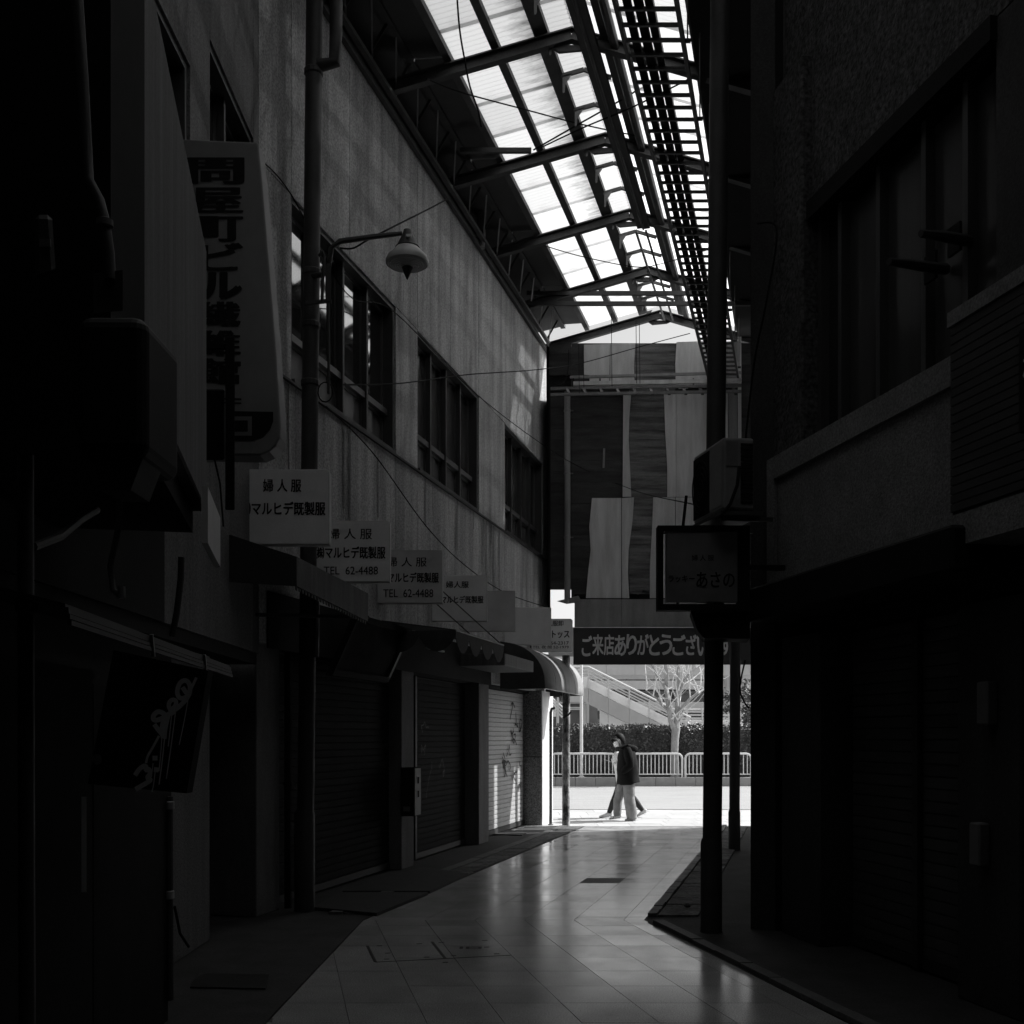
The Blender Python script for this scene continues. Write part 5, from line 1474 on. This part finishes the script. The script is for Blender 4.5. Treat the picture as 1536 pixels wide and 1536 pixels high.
# leafy trees at the right
bt = thing('leafy_tree', 'small leafy tree behind the hedge between the two right poles', 'tree', P(1104, 1090, 40))
ctr_ = np.array(P(1110, 1055, 40))
def bpz(n): 
    v = rng.normal(size=(n, 3)); v /= np.linalg.norm(v, axis=1)[:, None]
    return ctr_ + v * np.array([.75, .6, .9]) * rng.uniform(.5, 1.0, n)[:, None] + .12 * np.sin(v * 9)
leaf_mesh('crown', 1500, bpz, .06, M['leaf'], bt)
MB().tube([P(1104, 1115, 40), P(1106, 1085, 40), P(1110, 1055, 40)], [.06, .05, .03], 8).build('trunk', M['bark'], bt, smooth=True)
# ================================================================== PEOPLE
def skin_body(nodes, edges, root, mlist, name, parent, m):
    me = bpy.data.meshes.new(name)
    keys = list(nodes)
    off = world_loc(parent)
    me.from_pydata([tuple(Vector(nodes[k][:3])) for k in keys], [(keys.index(a), keys.index(b)) for a, b in edges], [])
    o = bpy.data.objects.new(name, me); C.objects.link(o)
    sk = o.modifiers.new('skin', 'SKIN'); sk.use_smooth_shade = True
    for i, k in enumerate(keys):
        r = nodes[k][3]
        sv = me.skin_vertices[0].data[i]
        sv.radius = (r, r) if not isinstance(r, tuple) else r
        sv.use_root = (k == root)
    sb = o.modifiers.new('sub', 'SUBSURF'); sb.levels = 2; sb.render_levels = 2
    dg = bpy.context.evaluated_depsgraph_get(); dg.update()
    nm = bpy.data.meshes.new_from_object(o.evaluated_get(dg))
    nm.name = name
    o.modifiers.clear(); o.data = nm
    nm.materials.clear(); nm.materials.append(m)
    nm.polygons.foreach_set('use_smooth', [True] * len(nm.polygons))
    o.parent = parent
    return o

def hand(nodes, edges, wrist, key, tip_dir, palm_n, curl):
    """palm and five bent fingers rooted in it"""
    w_ = Vector(nodes[wrist][:3]); d = Vector(tip_dir).normalized(); n_ = Vector(palm_n).normalized()
    s = d.cross(n_).normalized()
    pm = w_ + d * .045
    nodes[key + 'p'] = (*pm, .024); edges.append((wrist, key + 'p'))
    for f, (sp, L) in enumerate(((-.030, .066), (-.010, .078), (.010, .074), (.030, .058))):
        a = pm + d * .035 + s * sp
        b_ = a + (d * math.cos(curl) + n_ * math.sin(curl)) * L * .45
        c_ = b_ + (d * math.cos(curl * 2.2) + n_ * math.sin(curl * 2.2)) * L * .35
        for q, (pt, r_) in enumerate(((a, .0095), (b_, .0085), (c_, .007))):
            nodes[f'{key}{f}{q}'] = (*pt, r_)
        edges += [(key + 'p', f'{key}{f}0'), (f'{key}{f}0', f'{key}{f}1'), (f'{key}{f}1', f'{key}{f}2')]
    a = pm - s * .03 - d * .01
    b_ = a - s * .025 + d * .03 + n_ * .015
    nodes[key + 't0'] = (*a, .0105); nodes[key + 't1'] = (*b_, .0085)
    edges += [(key + 'p', key + 't0'), (key + 't0', key + 't1')]

def head_parts(hc, tilt, parent, mask, hair_len):
    """hc: head centre; the face looks along -X, tilted down by tilt"""
    rot = Matrix.Rotation(-tilt, 3, 'Y')
    def H(x, y, z): return hc + rot @ Vector((x, y, z))
    for s in (-1, 1):
        MB().lathe([(.002, -.011), (.009, -.007), (.011, 0), (.009, .007), (.002, .011)], H(-.083, s * .032, .012), 10).build('eye', M['ink'], parent, smooth=True)
        MB().tube([H(.0, s * .076, .03), H(.012, s * .084, .018), H(.012, s * .084, -.012), H(.0, s * .078, -.03)], [.008, .013, .012, .006], 8).build('ear', M['skin'], parent, smooth=True)
        MB().bar(H(-.088, s * .048, .038), H(-.094, s * .018, .04), .006, .008).build('eyebrow', M['hair'], parent)
    MB().tube([H(-.092, -.022, -.062), H(-.097, 0, -.060), H(-.092, .022, -.062)], .006, 6).build('mouth', M['sign_dim'], parent, smooth=True)
    # hair: a thick cap cut along a slanted hairline
    mb = MB(); nu, nv = 22, 10
    for i in range(nv + 1):
        for k in range(nu):
            az = 2 * math.pi * k / nu
            fx = -math.cos(az)                      # -1 at the face, +1 at the nape
            low = (.86 if fx < -.5 else .86 + (fx + .5) * (1.0 + hair_len))
            th = low * i / nv
            rr = 1 + .03 * noise.noise(Vector((math.cos(az) * 3, math.sin(az) * 3, th * 3)))
            x = (.108 if fx > 0 else .094) * math.sin(th) * fx * rr + .006
            y = .090 * math.sin(th) * math.sin(az) * rr
            z = .130 * math.cos(th) * rr + .012
            mb.v.append(H(x, y, z))
    for i in range(nv):
        for k in range(nu): mb.f.append((i * nu + k, i * nu + (k + 1) % nu, (i + 1) * nu + (k + 1) % nu, (i + 1) * nu + k))
    hr = mb.build('hair', M['hair'], parent, smooth=True)
    sm = hr.modifiers.new('thick', 'SOLIDIFY'); sm.thickness = .014; sm.offset = 1
    if mask:
        mk = MB(); nu, nv = 12, 6
        for i in range(nv + 1):
            for k in range(nu + 1):
                a = -1.25 + 2.5 * k / nu
                v = i / nv
                bulge = math.sin(math.pi * v) * .016 * math.cos(a)
                mk.v.append(H(-(.090 + bulge) * math.cos(a) - .012 * (1 - abs(a)), .082 * math.sin(a), .0 - .105 * v))
        for i in range(nv):
            for k in range(nu): mk.f.append((i * (nu + 1) + k, i * (nu + 1) + k + 1, (i + 1) * (nu + 1) + k + 1, (i + 1) * (nu + 1) + k))
        mo = mk.build('face_mask', M['mask'], parent, smooth=True)
        sm = mo.modifiers.new('thick', 'SOLIDIFY'); sm.thickness = .004; sm.offset = 1
        for s in (-1, 1):
            MB().tube([H(-.030, s * .082, -.02), H(-.0, s * .086, .02)], .003, 5).build('mask_loop', M['mask'], parent)

def shoe(toe, heel, parent, m, lift_heel=0):
    """toe and heel are ground points; the shoe points from heel to toe"""
    toe, heel = Vector(toe), Vector(heel)
    mb = MB()
    rings = []
    for t, wd, ht in ((0, .030, .055), (.08, .040, .085), (.30, .042, .090), (.5, .043, .066), (.72, .050, .050), (.92, .042, .036), (1.0, .020, .022)):
        c_ = heel.lerp(toe, t)
        rings.append((c_ + Vector((0, 0, ht / 2 + .008)), (wd, ht / 2)))
    mb.tube([r[0] for r in rings], [r[1] for r in rings], 12, flat=(0, 1, 0))
    up_ = mb.build('shoe', M[m], parent, smooth=True)
    sl2 = MB()
    sl2.tube([heel.lerp(toe, t) + Vector((0, 0, .010)) for t in (-.02, .3, .7, 1.0)], [(.036, .010), (.042, .011), (.050, .011), (.024, .009)], 10, flat=(0, 1, 0))
    sl2.build('sole', M['sign_edge'], parent, smooth=True)
    return up_

def wrinkle(o, amp, sc):
    me = o.data
    for v in me.vertices:
        n_ = noise.noise_vector(Vector(v.co) * sc)
        v.co += n_ * amp

# ---- man in dark jacket
mo = G(938, 1231)
man = thing('person', 'person in a black hooded jacket, pale baggy trousers and face mask walking left', 'person', mo, 'people walking past the alley')
def m_(x, y, z): return mo + Vector((x, y, z))
N = {'pel': (*m_(.04, 0, .88), .13), 'sp': (*m_(.05, 0, 1.08), .13), 'ch': (*m_(.05, 0, 1.28), .14), 'nk': (*m_(-.02, 0, 1.45), .058), 'hd0': (*m_(-.10, 0, 1.525), .068), 'hd1': (*m_(-.125, 0, 1.58), .088), 'hd2': (*m_(-.118, 0, 1.635), .080),
     'jaw': (*m_(-.165, 0, 1.515), .045), 'nose': (*m_(-.215, 0, 1.55), .014)}
Eg = [('pel', 'sp'), ('sp', 'ch'), ('ch', 'nk'), ('nk', 'hd0'), ('hd0', 'hd1'), ('hd1', 'hd2'), ('hd0', 'jaw'), ('hd1', 'nose')]
for s, nm in ((-1, 'n'), (1, 'f')):
    hip_x, knee, ank, toe = ((.05, (.03, .47), (.14, .10), (.03, .035)) if s < 0 else (.03, (-.12, .47), (-.11, .10), (-.22, .035)))
    N['sh' + nm] = (*m_(.03, s * .19, 1.38), .055)
    N['el' + nm] = (*m_(.06, s * .24, 1.10), .043)
    N['wr' + nm] = (*m_(-.07, s * .20, .985), .030)
    N['hp' + nm] = (*m_(hip_x, s * .09, .84), .085)
    N['kn' + nm] = (*m_(knee[0], s * .10, knee[1]), .06)
    N['an' + nm] = (*m_(ank[0], s * .10, ank[1]), .04)
    N['to' + nm] = (*m_(toe[0], s * .10, toe[1]), .03)
    Eg += [('ch', 'sh' + nm), ('sh' + nm, 'el' + nm), ('el' + nm, 'wr' + nm), ('pel', 'hp' + nm), ('hp' + nm, 'kn' + nm), ('kn' + nm, 'an' + nm), ('an' + nm, 'to' + nm)]
    hand(N, Eg, 'wr' + nm, 'h' + nm, (-.75, 0, -.6), (0, -s, 0), .35)
skin_body(N, Eg, 'pel', None, 'body', man, M['skin'])
head_parts(m_(-.125, 0, 1.572), R(14), man, True, .1)
# jacket: torso, sleeves, hood
jk = MB()
sec = [(.715, .06, .212, .265), (.73, .058, .222, .275), (.90, .05, .215, .27), (1.08, .045, .208, .265), (1.22, .04, .185, .258), (1.33, .03, .160, .235), (1.40, .01, .13, .19), (1.44, -.015, .10, .13)]
sec = [tuple(a + (b - a) * t / 4 for a, b in zip(p, q)) for p, q in zip(sec, sec[1:]) for t in range(4)] + [sec[-1]]
nn_ = 28
for z, cx, a_, b_ in sec:
    for k in range(nn_):
        q = 2 * math.pi * k / nn_
        zz = z + (.05 * max(0, math.cos(q)) if z < .75 else 0)
        jk.v.append(m_(cx + a_ * math.cos(q), b_ * math.sin(q), zz))
for i in range(len(sec) - 1):
    for k in range(nn_): jk.f.append((i * nn_ + k, i * nn_ + (k + 1) % nn_, (i + 1) * nn_ + (k + 1) % nn_, (i + 1) * nn_ + k))
for s in (-1, 1):
    jk.tube([m_(.02, s * .17, 1.395), m_(.035, s * .235, 1.33), m_(.055, s * .285, 1.20), m_(.065, s * .29, 1.09), m_(.0, s * .28, 1.03), m_(-.06, s * .255, .985), m_(-.095, s * .235, .96)], [.075, .09, .082, .076, .072, .064, .05], 14)
jo = jk.build('jacket', M['jacket'], man, smooth=True)
wrinkle(jo, .018, 6); wrinkle(jo, .007, 17)
sm = jo.modifiers.new('thick', 'SOLIDIFY'); sm.thickness = .008
hd = MB()
hd.tube([m_(-.08, -.11, 1.43), m_(.03, -.14, 1.46), m_(.13, -.09, 1.425), m_(.17, 0, 1.40), m_(.13, .09, 1.425), m_(.03, .14, 1.46), m_(-.08, .11, 1.43)], [.025, .048, .062, .075, .062, .048, .025], 12)
ho = hd.build('hood', M['jacket'], man, smooth=True); wrinkle(ho, .012, 9)
# trousers
tz = MB()
tz.tube([m_(.05, 0, .90), m_(.05, 0, .80), m_(.045, 0, .72)], [(.17, .15), (.175, .16), (.17, .15)], 20, flat=(0, 1, 0))
def dense(pts, rr, n_=5):
    P_, R_ = [], []
    for a, b, c, d in zip(pts, pts[1:], rr, rr[1:]):
        for k in range(n_): P_.append(a.lerp(b, k / n_)); R_.append(c + (d - c) * k / n_)
    return P_ + [pts[-1]], R_ + [rr[-1]]
tz.tube(*dense([m_(.06, -.09, .80), m_(.065, -.10, .65), m_(.065, -.10, .48), m_(.085, -.10, .30), m_(.11, -.10, .16), m_(.12, -.10, .06)], [.125, .12, .108, .105, .108, .10]), 18)
tz.tube(*dense([m_(.0, .09, .80), m_(-.06, .10, .64), m_(-.115, .10, .48), m_(-.145, .10, .30), m_(-.15, .10, .16), m_(-.145, .10, .085)], [.12, .105, .09, .085, .08, .07]), 18)
to = tz.build('trousers', M['trouser'], man, smooth=True); wrinkle(to, .014, 7); wrinkle(to, .009, 16)
shoe(m_(-.02, -.10, -.002), m_(.20, -.10, .012), man, 'shoe_grey')
shoe(m_(-.31, .10, .012), m_(-.07, .10, .04), man, 'shoe')

# ---- woman behind, looking at a phone
wo_ = G(935, 1226.5)
wom = thing('person', 'person in a white top and black leggings walking behind, looking at a phone', 'person', wo_, 'people walking past the alley')
def w_(x, y, z): return wo_ + Vector((x, y, z))
N = {'pel': (*w_(.01, 0, .84), .12), 'sp': (*w_(-.04, 0, 1.02), .105), 'ch': (*w_(-.07, 0, 1.19), .115), 'nk': (*w_(-.12, 0, 1.35), .047), 'hd0': (*w_(-.155, 0, 1.42), .062), 'hd1': (*w_(-.165, 0, 1.475), .083), 'hd2': (*w_(-.155, 0, 1.525), .078),
     'jaw': (*w_(-.205, 0, 1.405), .04), 'nose': (*w_(-.25, 0, 1.44), .013)}
Eg = [('pel', 'sp'), ('sp', 'ch'), ('ch', 'nk'), ('nk', 'hd0'), ('hd0', 'hd1'), ('hd1', 'hd2'), ('hd0', 'jaw'), ('hd1', 'nose')]
legs = {'n': (-1, (-.15, .46), (-.30, .11), (-.44, .04)), 'f': (1, (.16, .45), (.40, .15), (.31, .03))}
for nm, (s, knee, ank, toe) in legs.items():
    N['hp' + nm] = (*w_(.0, s * .085, .80), .085)
    N['kn' + nm] = (*w_(knee[0], s * .085, knee[1]), .055)
    N['an' + nm] = (*w_(ank[0], s * .08, ank[1]), .036)
    N['to' + nm] = (*w_(toe[0], s * .08, toe[1]), .028)
    N['sh' + nm] = (*w_(-.09, s * .165, 1.29), .046)
    Eg += [('ch', 'sh' + nm), ('pel', 'hp' + nm), ('hp' + nm, 'kn' + nm), ('kn' + nm, 'an' + nm), ('an' + nm, 'to' + nm)]
N['eln'] = (*w_(-.08, -.20, 1.07), .036); N['wrn'] = (*w_(-.22, -.13, 1.12), .026)
N['elf'] = (*w_(-.17, .19, 1.10), .036); N['wrf'] = (*w_(-.22, .12, 1.29), .026)
for nm in 'nf': Eg += [('sh' + nm, 'el' + nm), ('el' + nm, 'wr' + nm)]
hand(N, Eg, 'wrn', 'hn', (-.95, 0, .2), (0, .3, .9), .5)
hand(N, Eg, 'wrf', 'hf', (.15, -.2, 1), (.8, 0, 0), .3)
skin_body(N, Eg, 'pel', None, 'body', wom, M['skin'])
head_parts(w_(-.165, 0, 1.468), R(20), wom, False, .5)
kt = MB()
sec = [(.70, .0, .135, .19), (.72, .0, .145, .20), (.88, -.025, .14, .195), (1.02, -.05, .135, .19), (1.15, -.075, .135, .195), (1.25, -.09, .12, .185), (1.31, -.10, .095, .13), (1.345, -.115, .06, .075)]
for z, cx, a_, b_ in sec:
    for k in range(24):
        q = 2 * math.pi * k / 24
        kt.v.append(w_(cx + a_ * math.cos(q), b_ * math.sin(q), z))
for i in range(len(sec) - 1):
    for k in range(24): kt.f.append((i * 24 + k, i * 24 + (k + 1) % 24, (i + 1) * 24 + (k + 1) % 24, (i + 1) * 24 + k))
kt.tube([w_(-.085, -.15, 1.30), w_(-.10, -.20, 1.22), w_(-.08, -.21, 1.07), w_(-.14, -.175, 1.09), w_(-.20, -.14, 1.115)], [.06, .06, .05, .042, .036], 12)
kt.tube([w_(-.085, .15, 1.30), w_(-.14, .19, 1.2), w_(-.165, .195, 1.10), w_(-.185, .165, 1.15), w_(-.20, .145, 1.20)], [.06, .06, .05, .042, .036], 12)
ko = kt.build('knit_top', M['knit'], wom, smooth=True); wrinkle(ko, .006, 7)
sm = ko.modifiers.new('thick', 'SOLIDIFY'); sm.thickness = .006
lg = MB()
lg.tube([w_(.0, -.08, .84), w_(-.05, -.085, .68), w_(-.15, -.085, .46), w_(-.22, -.082, .30), w_(-.30, -.08, .10)], [.11, .10, .073, .066, .046], 14)
lg.tube([w_(.02, .08, .84), w_(.06, .085, .66), w_(.16, .085, .45), w_(.28, .082, .30), w_(.40, .08, .145)], [.11, .10, .073, .066, .046], 14)
lg.build('leggings', M['legging'], wom, smooth=True)
shoe(w_(-.50, -.08, .0), w_(-.245, -.08, .03), wom, 'shoe')
shoe(w_(.275, .08, -.002), w_(.48, .08, .10), wom, 'shoe')
ph = thing('phone', 'smartphone held by the person in white, screen tilted up', 'phone', w_(-.30, -.12, 1.14))
dph = Vector((-.93, 0, .36)).normalized(); sph = Vector((0, 1, 0)); nph = dph.cross(sph).normalized()
c0p = w_(-.335, -.13, 1.165)
def PH(a, b_, c_): return c0p + dph * a + sph * b_ + nph * c_
MB().fbox(PH, -.075, .075, -.036, .036, -.004, .004).build('case', M['phone'], ph, bevel=.003)
MB().fbox(PH, -.070, .070, -.032, .032, .0045, .0055).build('screen', M['phone_face'], ph)
MB().fbox(PH, -.070, .070, -.032, .032, -.0055, -.0045).build('back_glass', M['phone_face'], ph)
